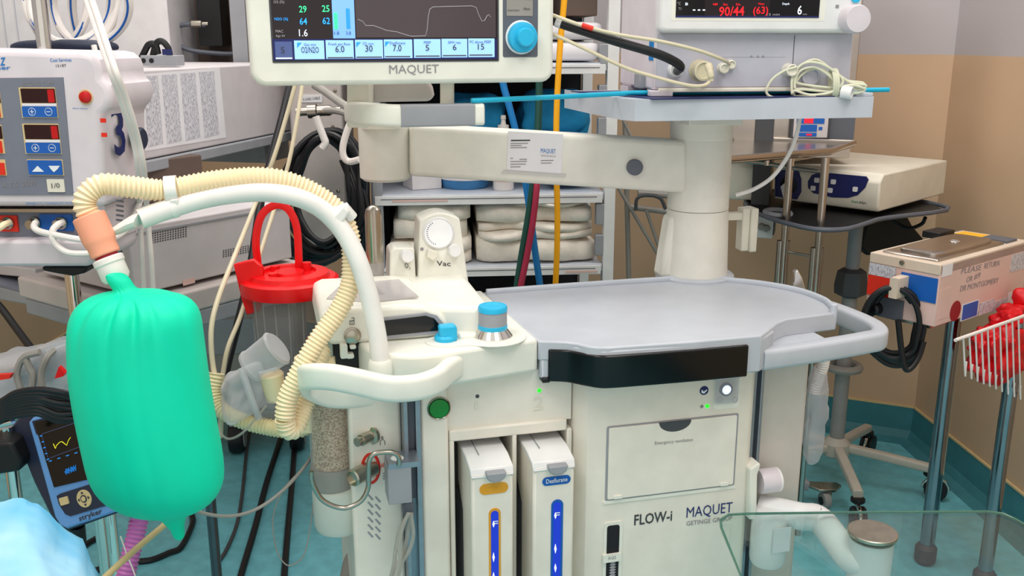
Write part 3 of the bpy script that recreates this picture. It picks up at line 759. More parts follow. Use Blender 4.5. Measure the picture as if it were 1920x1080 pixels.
MB().soft(FR(W(236, 901, 1.262)), (0, 0, 0), 0.007, 0.004, 0.0025, e=0.9).build('mould_mark', 'bag_green', bag)

# ---- carbon dioxide absorber
ab = A.w(-0.35, 0.095, 0)
co = thing('absorber_canister', 'clear absorber canister of tan granules with pale grey cup below', 'canister', ab + V((0, 0, 0.62)))
MB().lathe(ab, (0, 0, 1), [(0.036, 0.735), (0.036, 0.90)], 28).build('granules', 'granules', co)
MB().lathe(ab, (0, 0, 1), [(0.039, 0.715), (0.0395, 0.72), (0.0395, 0.90), (0.039, 0.90)], 28).build('clear_wall', 'clear', co)
MB().lathe(ab, (0, 0, 1), [(0.036, 0.70), (0.041, 0.703), (0.042, 0.715), (0.041, 0.725), (0.042, 0.735), (0.040, 0.742)], 28).build('base_ring', 'cable_grey', co)
MB().lathe(ab + A.ex * 0.006, (0, 0, 1), [(0.03, 0.615), (0.042, 0.618), (0.046, 0.628), (0.0465, 0.69), (0.044, 0.70), (0.036, 0.705)], 28).build('cup', 'cup_grey', co)
MB().lathe(ab + A.ex * -0.01 - A.ey * 0.005, (0, 0, 1), [(0.034, 0.885), (0.036, 0.888), (0.036, 0.94), (0.03, 0.95)], 28).build('top_sleeve', 'hose_cream', co)
MB().lathe(A.w(-0.35, 0.10, 0.93), (0, 0, 1), [(0.03, 0), (0.034, 0.005), (0.034, 0.045)], 24).build('mount_collar', 'nickel', co)

# ---- vaporizers
def vaporizer(label, xl, xr, ring, pill, word, lc, pxs):
    t = thing('vaporizer', label, 'vaporizer', A.w((xl + xr) / 2, 0, 0.42), 'vaporizers in the front bays')
    VP = FR(A.w(0, -0.06, 0), ex=A.ex)
    b = MB()
    side = [(-0.06, 0.42), (-0.06, 0.762), (-0.052, 0.772), (0.06, 0.776), (0.06, 0.70), (0.02, 0.66), (0.02, 0.42)]
    b.prism([A.w(xl, y, z) for y, z in side], A.ex * (xr - xl))
    bo_ = b.build('body', 'white_front', t, bevel=0.005)
    MB().box(A, xl + 0.004, xr - 0.004, 0.02, 0.115, 0.42, 0.66).build('rear_housing', 'mid_grey', t)
    lid = MB().prism([A.w(xl - 0.001, y, z) for y, z in [(-0.062, 0.757), (-0.055, 0.772), (-0.02, 0.780), (0.062, 0.782), (0.062, 0.774), (-0.05, 0.765)]], A.ex * (xr - xl + 0.002)).build('lid', 'white_cool', t, bevel=0.002)
    xs = xl + (xr - xl) * 0.30
    MB().box(A, xs - 0.0006, xs + 0.0006, -0.02, 0.06, 0.7785, 0.7826).build('lid_seam', 'mid_grey', lid)
    xm = (xl + xr) / 2 + 0.004
    MB().prism([A.w(xm + a, -0.072, z) for a, z in [(-0.017, 0.768), (-0.015, 0.757), (-0.006, 0.752), (0.006, 0.752), (0.015, 0.757), (0.018, 0.768)]], A.ey * 0.025).build('latch', 'mid_grey', t, bevel=0.002)
    x0, y0, x1, y1 = pxs[0]
    pi = MB().ppanel(VP, x0, y0, x1, y1, -0.001, 0.002, 0.01, 6).build('name_plate', pill, t)
    txt(word, VP, x0 + 7, (y0 + y1) / 2 + 6, x1 - 6, (y0 + y1) / 2 + 1, 8, lc, pi, at=-0.001, bold=0.008)
    x0, y0, x1, y1 = pxs[1]
    MB().ppanel(VP, x0, y0, x1, y1, -0.0012, 0.002, 0.02, 8).build('gauge_frame', ring, t)
    gl_ = MB().ppanel(VP, x0 + 4, y0 + 5, x1 - 4, y1 - 4, -0.002, 0.002, 0.02, 8).build('sight_glass', 'led_glass', t)
    xc = (x0 + x1) / 2
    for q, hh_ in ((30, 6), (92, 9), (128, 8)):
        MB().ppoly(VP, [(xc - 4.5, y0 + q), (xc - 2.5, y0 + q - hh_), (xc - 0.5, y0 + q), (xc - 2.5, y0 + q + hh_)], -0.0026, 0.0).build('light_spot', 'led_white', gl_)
    MB().ppanel(VP, xc - 2, y0 + 24, xc + 6, y0 + 25.5, -0.0027, 0.0, 0.0003).build('level_mark', 'white_text', gl_)
    MB().ppanel(VP, xc - 2, y0 + 28, xc + 6, y0 + 29.5, -0.0027, 0.0, 0.0003).build('level_mark', 'white_text', gl_)
mat('led_glass', (20, 40, 170), 0.1, em=0.35, emcol=(40, 70, 240))
vaporizer('white vaporizer with orange name plate and orange framed level window', -0.133, -0.060, 'label_orange', 'label_orange', 'Sevoflurane', 'yellow_print', [(899, 906, 953, 926), (917, 953, 939, 1120)])
vaporizer('white vaporizer with blue Desflurane name plate and blue level window', -0.025, 0.049, 'label_blue', 'label_blue', 'Desflurane', 'white_text', [(1017, 893, 1070, 909), (1033, 937, 1055, 1110)])

# ---- column, arm, upper shelf (parts of the workstation)
cc = A.w(0.462, 0.372, 0)
z1 = 1.118
MB().lathe(cc, (0, 0, 1), [(0.085, 0.968), (0.085, 0.974), (0.080, 0.978), (0.072, 0.978)], 36).build('column_collar', 'top_grey', T)
MB().lathe(cc, (0, 0, 1), [(0.0705, 0.976), (0.0655, z1 - 0.002), (0.064, z1)], 40).build('column_lower', 'arm_white', T)
MB().prism([FR(cc, 14.5).w(a, -0.02, b) for a, b in [(-0.088, 0.972), (-0.03, 0.972), (-0.03, 1.108), (-0.068, 1.108), (-0.072, 1.09)]], A.ey * 0.05).build('column_spine', 'arm_white', T, bevel=0.01)
MB().lathe(cc, (0, 0, 1), [(0.064, z1 + 0.001), (0.0655, z1 + 0.003), (0.0655, 1.265), (0.064, 1.268), (0.064, 1.269), (0.0655, 1.271), (0.0655, 1.305), (0.068, 1.307), (0.068, 1.326)], 40).build('column_upper', 'arm_white', T)
f0, f1 = W(770, 235, 1.93), W(1290, 266, 1.988)
g0, g1 = W(770, 331, 1.93), W(1290, 363, 1.988)
arm = MB().prism([g0, g1, f1, f0], A.ey * 0.085).build('support_arm', 'arm_white', T, bevel=0.010, seg=3)
eb = W(722, 300, 1.965)
zt_, zb_ = W(722, 240, 1.93).z, W(722, 342, 1.925).z
MB().lathe(V((eb.x, eb.y, 0)), (0, 0, 1), [(0.045, zb_), (0.052, zb_ + 0.006), (0.0525, zt_), (0.05, zt_ + 0.003)], 36).build('arm_knuckle', 'arm_white', T)
exA = (g1 - g0).normalized()
AF = FR(W(770, 285, 1.93), ex=V((exA.x, exA.y, 0)))
x, z = AF.L(1189, 313)
MB().lathe(AF.w(x, 0.002, z), -AF.ey, [(0.0165, 0), (0.0165, 0.012), (0.015, 0.013), (0, 0.0125)], 24).build('arm_plug', 'slate', T)
cd = MB().ppoly(AF, [(953, 246), (1056, 252), (1052, 326), (950, 318)], -0.0016, 0.001).build('business_card', 'paper', arm, smooth=False)
MB().ppanel(AF, 958, 262, 994, 264.5, -0.0021, 0, 0.0003, 1).build('print_line', 'dark_text', cd, smooth=False)
txt('MAQUET', AF, 1014, 286, 1042, 288, 8, 'blue_text', cd, at=-0.0016, bold=0.01)
txt('GETINGE GROUP', AF, 1014, 293, 1042, 295, 3, 'grey_text', cd, at=-0.0016)
for k, (a, b, c_) in enumerate([(957, 268, 990), (957, 272, 978), (957, 276, 988), (957, 296, 962), (974, 298, 988), (957, 302, 988), (957, 307, 986), (957, 312, 976), (1014, 300, 1038), (1014, 305, 1034)]):
    MB().ppanel(AF, a, b, c_, b + 1.6, -0.0021, 0, 0.0003, 1).build('print_line', 'grey_text', cd, smooth=False)
MB().ppoly(AF, [(945, 318), (1062, 326), (1060, 333), (940, 325)], -0.003, 0.001).build('card_holder', 'clear_film', arm, smooth=False)
# upper shelf
so = [Z(1058, 203, 1.323), Z(1115, 216, 1.323), Z(1165, 226, 1.323), Z(1190, 228.5, 1.323), Z(1215, 228.5, 1.323), V((0.698, 1.885, 1.323))]
l0 = A.loc(so[0]); l5 = A.loc(so[5])
outl = [V((p.x, p.y, 1.324)) for p in so] + [A.w(l5[0] + 0.004, l5[1] + 0.01, 1.324), A.w(l5[0] + 0.004, 0.50, 1.324), A.w(l0[0], 0.50, 1.324)]
MB().prism(outl, (0, 0, 0.040)).build('upper_shelf', 'shelf_grey', T, bevel=0.004)
MB().prism([V((p.x, p.y, 1.3635)) for p in [A.w(0.26, 0.16, 0), A.w(0.63, 0.15, 0), A.w(0.63, 0.46, 0), A.w(0.2, 0.46, 0)]], (0, 0, 0.002)).build('shelf_mat', 'navy', T)
MB().box(A, l5[0] - 0.035, l5[0] + 0.002, l5[1] + 0.005, 0.3, 1.3635, 1.371).build('shelf_lip', 'shelf_grey', T, bevel=0.002)
MB().box(A, 0.40, 0.52, 0.30, 0.44, 1.300, 1.325).build('shelf_bracket', 'arm_white', T, bevel=0.003)
MB().box(A, 0.565, 0.583, 0.36, 0.39, 1.02, 1.115).box(A, 0.583, 0.60, 0.355, 0.395, 1.018, 1.115).build('cable_duct', 'ivory', T, bevel=0.003)
MB().box(A, 0.52, 0.57, 0.365, 0.385, 1.09, 1.105).build('duct_bracket', 'ivory', T)
# knob and bracket on the right rail
MB().ppoly(A, [(1407, 880), (1424, 868), (1427, 872), (1421, 890), (1419, 975), (1405, 975)], -0.03, 0.03).build('rail_bracket', 'white', T, bevel=0.003)
kn = A.P(1422, 903, -0.01)
MB().lathe(kn, A.ex, [(0.022, 0), (0.0235, 0.004), (0.0235, 0.036), (0.022, 0.037)], 32).build('clamp_knob', 'tourn', T)
MB().lathe(kn + A.ex * 0.036, A.ex, [(0.0235, 0), (0.0235, 0.004), (0.02, 0.006), (0, 0.0065)], 32).build('knob_cap', 'white_cool', T)

# ================================================================== control screen on the arm
MN = FR(W(750, 100, 1.66), 19)
t = thing('control_screen', 'white framed ventilator touch screen with blue knob hanging over the worktop', 'monitor', W(780, 240, 1.7))
x0, x1, zb, _ = MN.rect(463, -190, 1040, 158)
_, _, _, ztp = MN.rect(463, -190, 1040, 158)
fo = MB().panel(MN, (x0, x1, zb, ztp), 0.0, 0.05, 0.022, 6).build('housing', 'white', t, bevel=0.008, seg=3)
MB().panel(MN, (x0 + 0.03, x1 - 0.03, zb + 0.03, ztp - 0.03), 0.05, 0.085, 0.02, 5).build('rear_cover', 'ivory', t, bevel=0.01)
sx0, sx1, sz0, _ = MN.rect(511, 0, 932, 113)
sz1 = ztp - 0.035
MB().panel(MN, (sx0 - 0.003, sx1 + 0.003, sz0 - 0.003, sz1), -0.001, 0.01, 0.002).build('screen_surround', 'dark_grey', t)
scn = MB().panel(MN, (sx0, sx1, sz0, sz1), -0.0018, 0.01, 0.001).build('screen', 'screen_dark', t)
def sp4(x0_, y0_, x1_, y1_, m, name='screen_field', dd=0.0022):
    return MB().ppanel(MN, x0_, y0_, x1_, y1_, -dd, -0.001, 0.0003, 1, at=-0.002).build(name, m, scn, smooth=False)
sp4(664, -150, 929, 70, 'screen_wave', 'wave_field')
sp4(620, -150, 662, 72, 'scr_paleblue', 'volume_field')
sp4(512, 73, 932, 112, 'scr_navy', 'button_row', 0.0021)
sp4(516, 78, 548, 111, 'scr_midblue', 'setting_button', 0.0025)
for a, b in ((552, 608), (611, 663), (666, 718), (720, 773), (776, 826), (828, 876), (878, 927)):
    sp4(a, 76 - (a - 552) * 0.012, b, 111 - (a - 552) * 0.012, 'scr_lightblue', 'setting_button', 0.0026)
for a, y in ((557, 80), (668, 79), (722, 78)):
    MB().ppoly(MN, [(a, y), (a + 9, y), (a, y + 10)], -0.003, -0.002).build('corner_flag', 'scr_bar', scn, smooth=False)
sp4(626, 24, 633, 55, 'scr_green', 'volume_bar', 0.003); sp4(649, 16, 656, 54, 'scr_bar', 'volume_bar', 0.003)
def st(s, x0_, y0_, x1_, h, m, y1_=None, bold=0.0): return txt(s, MN, x0_, y0_, x1_, y0_ if y1_ is None else y1_, h, m, scn, at=-0.003, d=0.0006, bold=bold)
st('29', 561, 23, 575, 12, 'scr_green', bold=.01); st('25', 604, 22, 618, 12, 'scr_green', bold=.01)
st('64', 562, 46, 576, 12, 'scr_cyan', bold=.01); st('62', 605, 45, 619, 12, 'scr_cyan', bold=.01)
st('1.6', 561, 68, 577, 13, 'scr_white')
st('MAC', 517, 61, 531, 5, 'scr_grey'); st('Age 54', 517, 69, 534, 4, 'scr_grey'); st('O2 (%)', 513, 6, 533, 5, 'scr_grey'); st('N2O (%)', 515, 38, 540, 5, 'scr_cyan')
st('1.8', 627, 65, 636, 6, 'navy_text'); st('3.8', 649, 65, 658, 6, 'navy_text')
st('5', 527, 100, 534, 12, 'dark_text')
st('O2/N2O', 565, 99, 598, 11, 'dark_text', bold=.008); st('6.0', 629, 98, 646, 12, 'dark_text', bold=.008); st('30', 685, 97, 699, 12, 'dark_text', bold=.008); st('7.0', 737, 96, 753, 12, 'dark_text', bold=.008)
st('5', 798, 95, 805, 11, 'dark_text', bold=.008); st('6', 849, 94, 856, 11, 'dark_text', bold=.008); st('15', 896, 93, 908, 11, 'dark_text', bold=.008)
st('Gas mix', 570, 86, 593, 5, 'navy_text'); st('Fresh gas flow', 616, 85, 657, 5, 'navy_text'); st('O2 conc.', 680, 84, 702, 5, 'navy_text'); st('Desflurane', 731, 83, 760, 5, 'navy_text')
st('PEEP', 795, 82, 808, 5, 'navy_text'); st('SIMV rate', 840, 82, 864, 5, 'navy_text'); st('PC above PEEP', 881, 81, 921, 5, 'navy_text')
for a, b, y in ((614, 662, 107), (668, 716, 106), (722, 769, 105), (779, 824, 104), (830, 874, 103), (880, 923, 102)):
    sp4(a, y, b, y + 2.5, 'slate', 'slider', 0.003)
sp4(517, 108, 548, 110.5, 'scr_white', 'slider', 0.003)
wv = [(671, 36), (675, 38), (680, 40), (686, 48), (700, 48), (712, 52), (725, 57), (745, 60), (760, 65), (772, 68), (798, 67), (801, 55), (803, 30), (806, 17), (812, 13), (840, 12), (885, 11), (893, 14), (897, 26), (904, 40), (909, 38), (913, 30), (916, 27), (920, 32)]
MB().tube([MN.P(a, b, -0.0026) for a, b in wv], 0.0005, 4).build('pressure_trace', 'scr_grey', scn)
txt('MAQUET', MN, 730, 138, 823, 136.5, 16, 'grey_text', fo, at=0.0, bold=0.002)
kb = MB().ppanel(MN, 943, -190, 1009, 107, -0.001, 0.01, 0.003).build('control_strip', 'slate', t)
mk = MB().ppanel(MN, 950, 0, 999, 30, -0.0018, 0.0, 0.001).build('menu_key', 'cable_grey', kb)
txt('Menu', MN, 982, 19, 994, 18.6, 5, 'dark_text', mk, at=-0.002); txt('Screen layout', MN, 952, 21, 974, 20.6, 4, 'dark_text', mk, at=-0.002)
x, z = MN.L(977, 70)
MB().lathe(MN.w(x, 0.0, z), -MN.ey, [(0.029, 0), (0.029, 0.002), (0.0265, 0.003)], 32).build('knob_ring', 'white_cool', kb)
MB().lathe(MN.w(x, -0.002, z), -MN.ey, [(0.0262, 0), (0.0255, 0.012), (0.020, 0.0135), (0.0165, 0.0135), (0.0155, 0.024), (0.014, 0.026), (0, 0.0262)], 32).build('rotary_knob', 'cyan', kb)
# bracket bar under the screen and its hanger
KB = FR(W(750, 215, 1.69), 16)
a_, _, b0_, b1_ = KB.rect(650, 196, 905, 238)
barp = [W(906, 214, 1.73), W(850, 215, 1.72), W(750, 217, 1.69), W(700, 214, 1.69), W(664, 211, 1.74), W(660, 210, 1.80), W(700, 212, 1.86)]
hgt = (b1_ - b0_) / 2
pf = rr2(-0.011, -hgt, 0.011, hgt, 0.007, 3)
MB().sweep(cr(barp[1:], 5), pf).build('bracket_bar', 'white', t)
MB().sweep([W(750, 217, 1.689), W(888, 214.4, 1.727)], rr2(-0.0115, -hgt * 1.01, 0.0115, hgt * 1.01, 0.004, 3)).build('grip_pad', 'mid_grey', t)
MB().sweep([W(886, 214.4, 1.727), W(907, 214, 1.732)], pf).build('bar_end', 'white', t, bevel=0.003)
MB().prism([W(650, 240, 1.74), W(692, 240, 1.74), W(692, 130, 1.74), W(650, 130, 1.74)], (0, 0.06, 0)).build('hanger', 'ivory', t, bevel=0.005)
MB().prism([W(825, 200, 1.735), W(850, 200, 1.735), W(850, 130, 1.735), W(825, 130, 1.735)], (0, 0.03, 0)).build('hanger', 'ivory', t, bevel=0.003)
MB().prism([W(692, 192, 1.80), W(806, 190, 1.80), W(811, 180, 1.80), W(808, 165, 1.80), W(800, 150, 1.80), W(692, 150, 1.80)], (0, 0.05, 0)).build('swivel_housing', 'beige_box', t, bevel=0.006)
MB().lathe(V((eb.x, eb.y - 0.03, 0)), (0, 0, 1), [(0.04, zt_), (0.04, W(722, 205, 1.9).z)], 24).build('swivel_post', 'ivory', t)

# ================================================================== patient monitor
PMF = FR((0.268, 1.85, 1.3662), 9)
fx0, fx1, _, _ = PMF.rect(1226, 70, 1598, 170)
t = thing('patient_monitor', 'grey and white patient monitor with red pressure numerals on the upper shelf', 'monitor', PMF.w(0.18, 0.12, 0))
_, _, bz0, bz1 = PMF.rect(1226, 66, 1598, 168)
x, _ = PMF.L(1226, 100)
MB().box(PMF, fx0, fx1, 0.0, 0.24, bz0, bz0 + 0.40).build('housing', 'tourn', t, bevel=0.006)
lb = MB().box(PMF, fx0 + 0.005, fx1 - 0.006, -0.002, 0.01, bz0 + 0.006, bz1 + 0.002).build('lower_panel', 'panel_lilac', t)
sx, _ = PMF.L(1486, 110)
MB().box(PMF, sx - 0.0006, sx + 0.0006, -0.0026, 0.0, bz0 + 0.006, bz1).build('panel_seam', 'dark_grey', lb)
sx, sz = PMF.L(1360, 107)
MB().box(PMF, sx - 0.01, sx + 0.12, -0.0024, 0.0, sz - 0.0004, sz).build('panel_line', 'mid_grey', lb)
for q in (1408, 1420, 1430):
    u_, v_ = PMF.L(q, 106)
    MB().prism([PMF.w(u_ + 0.004 * math.cos(k * 2 * PI / 3 + PI / 2), -0.0026, v_ + 0.003 * math.sin(k * 2 * PI / 3 + PI / 2)) for k in range(3)], PMF.ey * 0.001).build('warning_symbol', 'grey_text', lb, smooth=False)
MB().box(PMF, fx0 + 0.01, fx1 - 0.02, -0.004, 0.05, bz0 - 0.004, bz0 + 0.004).build('bottom_strip', 'ivory', t, bevel=0.002)
fr0 = MB().panel(PMF, (fx0 + 0.002, fx1 - 0.002, bz1 + 0.004, bz0 + 0.41), -0.024, 0.02, 0.012, 5).build('front_bezel', 'white_cool', t, bevel=0.008, seg=3)
BZ = FR(PMF.w(0, -0.024, 0), ex=PMF.ex)
s0, s1, sz0, _ = BZ.rect(1267, 0, 1536, 33)
scp = MB().panel(BZ, (s0, s1, sz0, sz0 + 0.24), -0.001, 0.004, 0.001).build('screen', 'black_gloss', t)
MB().panel(BZ, (s0 - 0.008, s1 + 0.012, sz0 - 0.006, sz0 + 0.246), -0.0004, 0.003, 0.004).build('screen_surround', 'white', t)
MB().panel(BZ, (s0, s1, sz0, sz0 + 0.003), -0.0016, 0.0, 0.0005).build('screen_edge', 'scr_navy', scp)
MB().ppanel(BZ, 1322, -40, 1444, 31, -0.0014, 0.0, 0.0004, 1).build('screen_field', 'screen_dark', scp)
def s2(s, a, b, c_, h, m, d_=0, bold=0.0): return txt(s, BZ, a, b, c_, b - d_, h, m, scp, at=-0.0016, bold=bold)
s2('90/44', 1348, 30, 1395, 17, 'scr_red', 1, .012); s2('(63)', 1412, 26, 1440, 13, 'scr_red', .5, .008); s2('6', 1495, 27, 1503, 16, 'scr_white', bold=.012)
s2('- - -', 1299, 22, 1322, 10, 'scr_white', bold=.03); s2('NBP', 1337, 10, 1346, 4, 'scr_red'); s2('Sys.', 1356, 10, 1365, 4, 'scr_red'); s2('Dia.', 1380, 10, 1389, 4, 'scr_red'); s2('Mean', 1422, 9, 1433, 4, 'scr_red')
s2('Depth', 1467, 9, 1480, 4, 'scr_white'); s2('/min', 1505, 28, 1513, 3, 'scr_grey'); s2('15 min', 1438, 29, 1462, 4, 'scr_grey'); s2('T1', 1272, 19, 1277, 5, 'scr_grey'); s2('°C', 1270, 9, 1276, 5, 'scr_grey'); s2('B', 1285, 10, 1290, 5, 'scr_white')
u_, v_ = BZ.L(1598, 36)
MB().lathe(BZ.w(u_ - 0.003, 0.004, v_), -BZ.ey, [(0.0265, 0), (0.026, 0.03), (0.024, 0.034), (0, 0.035)], 36).build('rotary_knob', 'tourn', t)
u_, v_ = BZ.L(1604, -4)
MB().lathe(BZ.w(u_, 0.0, v_), -BZ.ey, [(0.009, 0), (0.009, 0.004), (0, 0.0045)], 20).build('round_button', 'cyan', t)
MB().ppanel(BZ, 1567, 9, 1573, 15, -0.001, 0.0, 0.0005).build('alarm_symbol', 'grey_text', fr0)
for q in (1240, 1560):
    u_, _ = PMF.L(q, 175)
    MB().box(PMF, u_ - 0.022, u_ + 0.022, -0.004, 0.018, -0.0005, bz0).build('foot', 'tourn', t, bevel=0.002)
for q in (1240, 1560):
    u_, _ = PMF.L(q, 175)
    MB().box(PMF, u_ - 0.02, u_ + 0.02, 0.16, 0.22, -0.0005, bz0).build('foot', 'tourn', t)
MB().box(PMF, fx0 - 0.012, fx0 + 0.004, 0.05, 0.09, bz0 + 0.0, bz0 + 0.03).build('side_latch', 'mid_grey', t, bevel=0.003)
MB().box(PMF, fx0 - 0.0015, fx0 + 0.001, 0.005, 0.03, bz0 + 0.055, bz0 + 0.09).build('tape', 'hose_blue', t)
# sockets
def sock(px_, py_, r, h, m, name, n=24, ax=None):
    u, v = PMF.L(px_, py_)
    return MB().lathe(PMF.w(u, -0.001, v), ax or -PMF.ey, [(r * 1.1, 0), (r * 1.1, 0.003), (r, 0.003), (r, h), (r * 0.8, h + 0.001), (r * 0.75, h - 0.002)], n).build(name, m, t)
sock(1265, 130, 0.0135, 0.010, 'white_cool', 'socket')
sock(1310, 132, 0.0185, 0.028, 'cable_beige', 'plug')
sock(1353, 128, 0.0095, 0.014, 'ivory', 'socket'); sock(1368, 121, 0.0085, 0.010, 'ivory', 'socket')
sock(1476, 131, 0.0115, 0.022, 'ivory', 'socket'); sock(1518, 143, 0.018, 0.006, 'panel_lilac', 'socket')

# ---- cables to the patient monitor
def cable(name, label, pts, r, m, n=8, cat='cable', group=None, seg=8):
    return tag(MB().tube(pth(pts, seg), r, n).build(name, m), label, cat, group)
pf_ = PMF.P(1272, 132, -0.012)
yk = pf_.y
cable('blood_pressure_hose', 'thick black hose plugged into front of the patient monitor', [(1000, 15, 1.80), (1041, 40, 1.78), (1100, 60, 1.765), (1170, 82, 1.76), (1230, 100, 1.765), (1262, 114, 1.775), (1276, 125, 1.79), (1270, 133, yk - 0.004)], 0.0083, 'rubber', 12, 'hose')
MB_ = MB().tube([W(1043, 41, 1.777), W(1053, 45, 1.774)], 0.0090, 12).build('hose_label', 'label_paper' if 'label_paper' in M else 'paper')
bpo = [o for o in bpy.data.objects if o.name == 'blood_pressure_hose'][0]
def adopt(o, par):
    o.parent = par; o.location = wl(o) - wl(par)
adopt(MB_, bpo)
adopt(MB().tube([W(1091, 47, 1.752), W(1112, 54, 1.75)], 0.0045, 10).build('hose_tape', 'red_print'), bpo)
yk2 = PMF.P(1366, 121, -0.012).y
cable('sensor_cable', 'thin beige cable running above black hose to upper monitor socket', [(1000, 15, 1.79), (1041, 30, 1.765), (1095, 49, 1.752), (1160, 65, 1.748), (1240, 78, 1.752), (1310, 95, 1.765), (1355, 112, 1.79), (1368, 120, yk2)], 0.0032, 'cable_beige')
yk3 = PMF.P(1328, 125, -0.02).y
cable('ecg_cable', 'thin beige cable sagging below black hose to round cream plug', [(1000, 50, 1.79), (1041, 66, 1.765), (1100, 93, 1.75), (1170, 126, 1.745), (1230, 145, 1.745), (1290, 160, 1.748), (1320, 160, 1.755), (1334, 150, 1.77)], 0.0033, 'cable_beige')
eco = bpy.data.objects['ecg_cable']
adopt(MB().tube(cr([W(1334, 152, 1.765), W(1332, 138, 1.765), W(1328, 122, 1.775)], 5), [0.004] * 3 + [0.006] * 5 + [0.0075] * 3, 12).build('plug_boot', 'cable_beige'), eco)
# coiled sensor lead lying on the shelf
cl = thing('coiled_sensor_lead', 'loosely coiled pale green sensor lead lying on the upper shelf', 'cable', Z(1530, 180, 1.36))
cy_ = 1.872
loops = [[(1485, 175), (1487, 140), (1510, 118), (1545, 122), (1580, 150), (1560, 172), (1520, 178), (1490, 170)], [(1490, 165), (1498, 135), (1525, 126), (1550, 138), (1575, 160), (1600, 160), (1622, 168), (1600, 175), (1550, 172), (1510, 168)],
         [(1488, 150), (1500, 125), (1530, 112), (1565, 135), (1595, 155), (1623, 160), (1610, 168), (1560, 165), (1515, 160), (1492, 155)], [(1489, 178), (1495, 150), (1515, 132), (1540, 130), (1560, 142), (1590, 152), (1620, 157), (1590, 172), (1545, 180), (1500, 180)]]
for k, lp in enumerate(loops):
    MB().tube(cr([W(a, b, cy_ + 0.003 * k + 0.004 * math.sin(i)) for i, (a, b) in enumerate(lp)], 6, closed=True), 0.0026, 8, closed=True).build('loop', 'cable_lead' if 'cable_lead' in M else 'cable_lead', cl)
MB().tube(cr([W(a, b, cy_ - 0.003) for a, b in [(1492, 126), (1470, 133), (1447, 150), (1437, 172), (1450, 183), (1485, 183), (1530, 182)]], 6), 0.0026, 8).build('lead', 'cable_lead', cl)
for k in range(3):
    MB().tube(cr([W(1559 + 4 * k + 10 * math.cos(i * PI / 6) * 0.55, 156 + 26 * math.sin(i * PI / 6), cy_ + 0.012 - 0.02 * math.cos(i * PI / 6)) for i in range(12)], 3, closed=True), 0.0026, 8, closed=True).build('wrap', 'cable_lead', cl)
MB().lathe(W(1578, 172, cy_), V((0.8, -0.5, -0.1)), [(0.012, 0), (0.012, 0.02), (0.009, 0.02), (0.009, 0.012)], 16).build('clip_sensor', 'white_cool', cl)
# long cyan rod
tag(MB().tube([W(884, 189, 1.72), W(1060, 181, 1.80), PMF.w(-0.03, 0.032, 0.005), PMF.w(0.2, 0.032, 0.005), PMF.w(fx1 + 0.10, 0.032, 0.007)], 0.0046, 12).build('bougie', 'cyan_tube'), 'long straight cyan tube resting across the upper shelf', 'tube')

# ================================================================== glass side shelf
g = thing('glass_side_shelf', 'green edged glass shelf with steel disc on white jointed arm', 'shelf', Z(1635, 1040, 0.5))
GZ = 0.62
go = [Z(1420, 1160, GZ), Z(1352, 992, GZ), Z(1351, 978, GZ), Z(1366, 968, GZ), Z(1400, 966, GZ), Z(1600, 963.5, GZ), Z(1850, 962, GZ), Z(1880, 966, GZ), Z(1905, 977, GZ), Z(1960, 1010, GZ), Z(2060, 1100, GZ), Z(2060, 1160, GZ)]
MB().prism(go, (0, 0, 0.006)).build('pane', 'glass_pane', g, smooth=False)
MB().tube([p + V((0, 0, 0.003)) for p in go], 0.0026, 6, closed=True).build('pane_edge', 'glass_edge', g)
dcn = Z(1636, 997, GZ + 0.012)
MB().lathe(V((dcn.x, dcn.y, 0)), (0, 0, 1), [(0.040, GZ + 0.006), (0.0425, GZ + 0.008), (0.0425, GZ + 0.013), (0.041, GZ + 0.014), (0, GZ + 0.0142)], 48).build('steel_disc', 'brushed', g)
MB().lathe(V((dcn.x, dcn.y, 0)), (0, 0, 1), [(0.030, GZ - 0.125), (0.036, GZ - 0.11), (0.038, GZ - 0.0005), (0.03, GZ)], 32).build('post', 'white_cool', g)
ja = [A.w(0.445, 0.0, 0.60), A.w(0.50, -0.05, 0.60), A.w(0.54, -0.06, 0.59), V((dcn.x - 0.03, dcn.y + 0.01, 0.575)), V((dcn.x, dcn.y, 0.575))]
MB().tube(cr(ja, 6), 0.026, 18).build('jointed_arm', 'white_cool', g)
jb = A.w(0.45, -0.03, 0)
MB().lathe(jb, (0, 0, 1), [(0.03, 0.50), (0.034, 0.51), (0.034, 0.60), (0.028, 0.612), (0, 0.615)], 24).build('arm_pivot', 'white_cool', g)
st_ = FR(Z(1472, 990, 0.58), 35)
MB().box(FR(A.w(0.45, -0.066, 0), 14.5), -0.012, 0.024, -0.001, 0.0005, 0.54, 0.59).build('instruction_label', 'paper', g)

# ================================================================== right background
def tubeP(name, pts, r, m, par=None, n=10, sm=False):
    p = pth(pts, 6) if sm else [W(*q) for q in pts]
    return MB().tube(p, r, n).build(name, m, par)
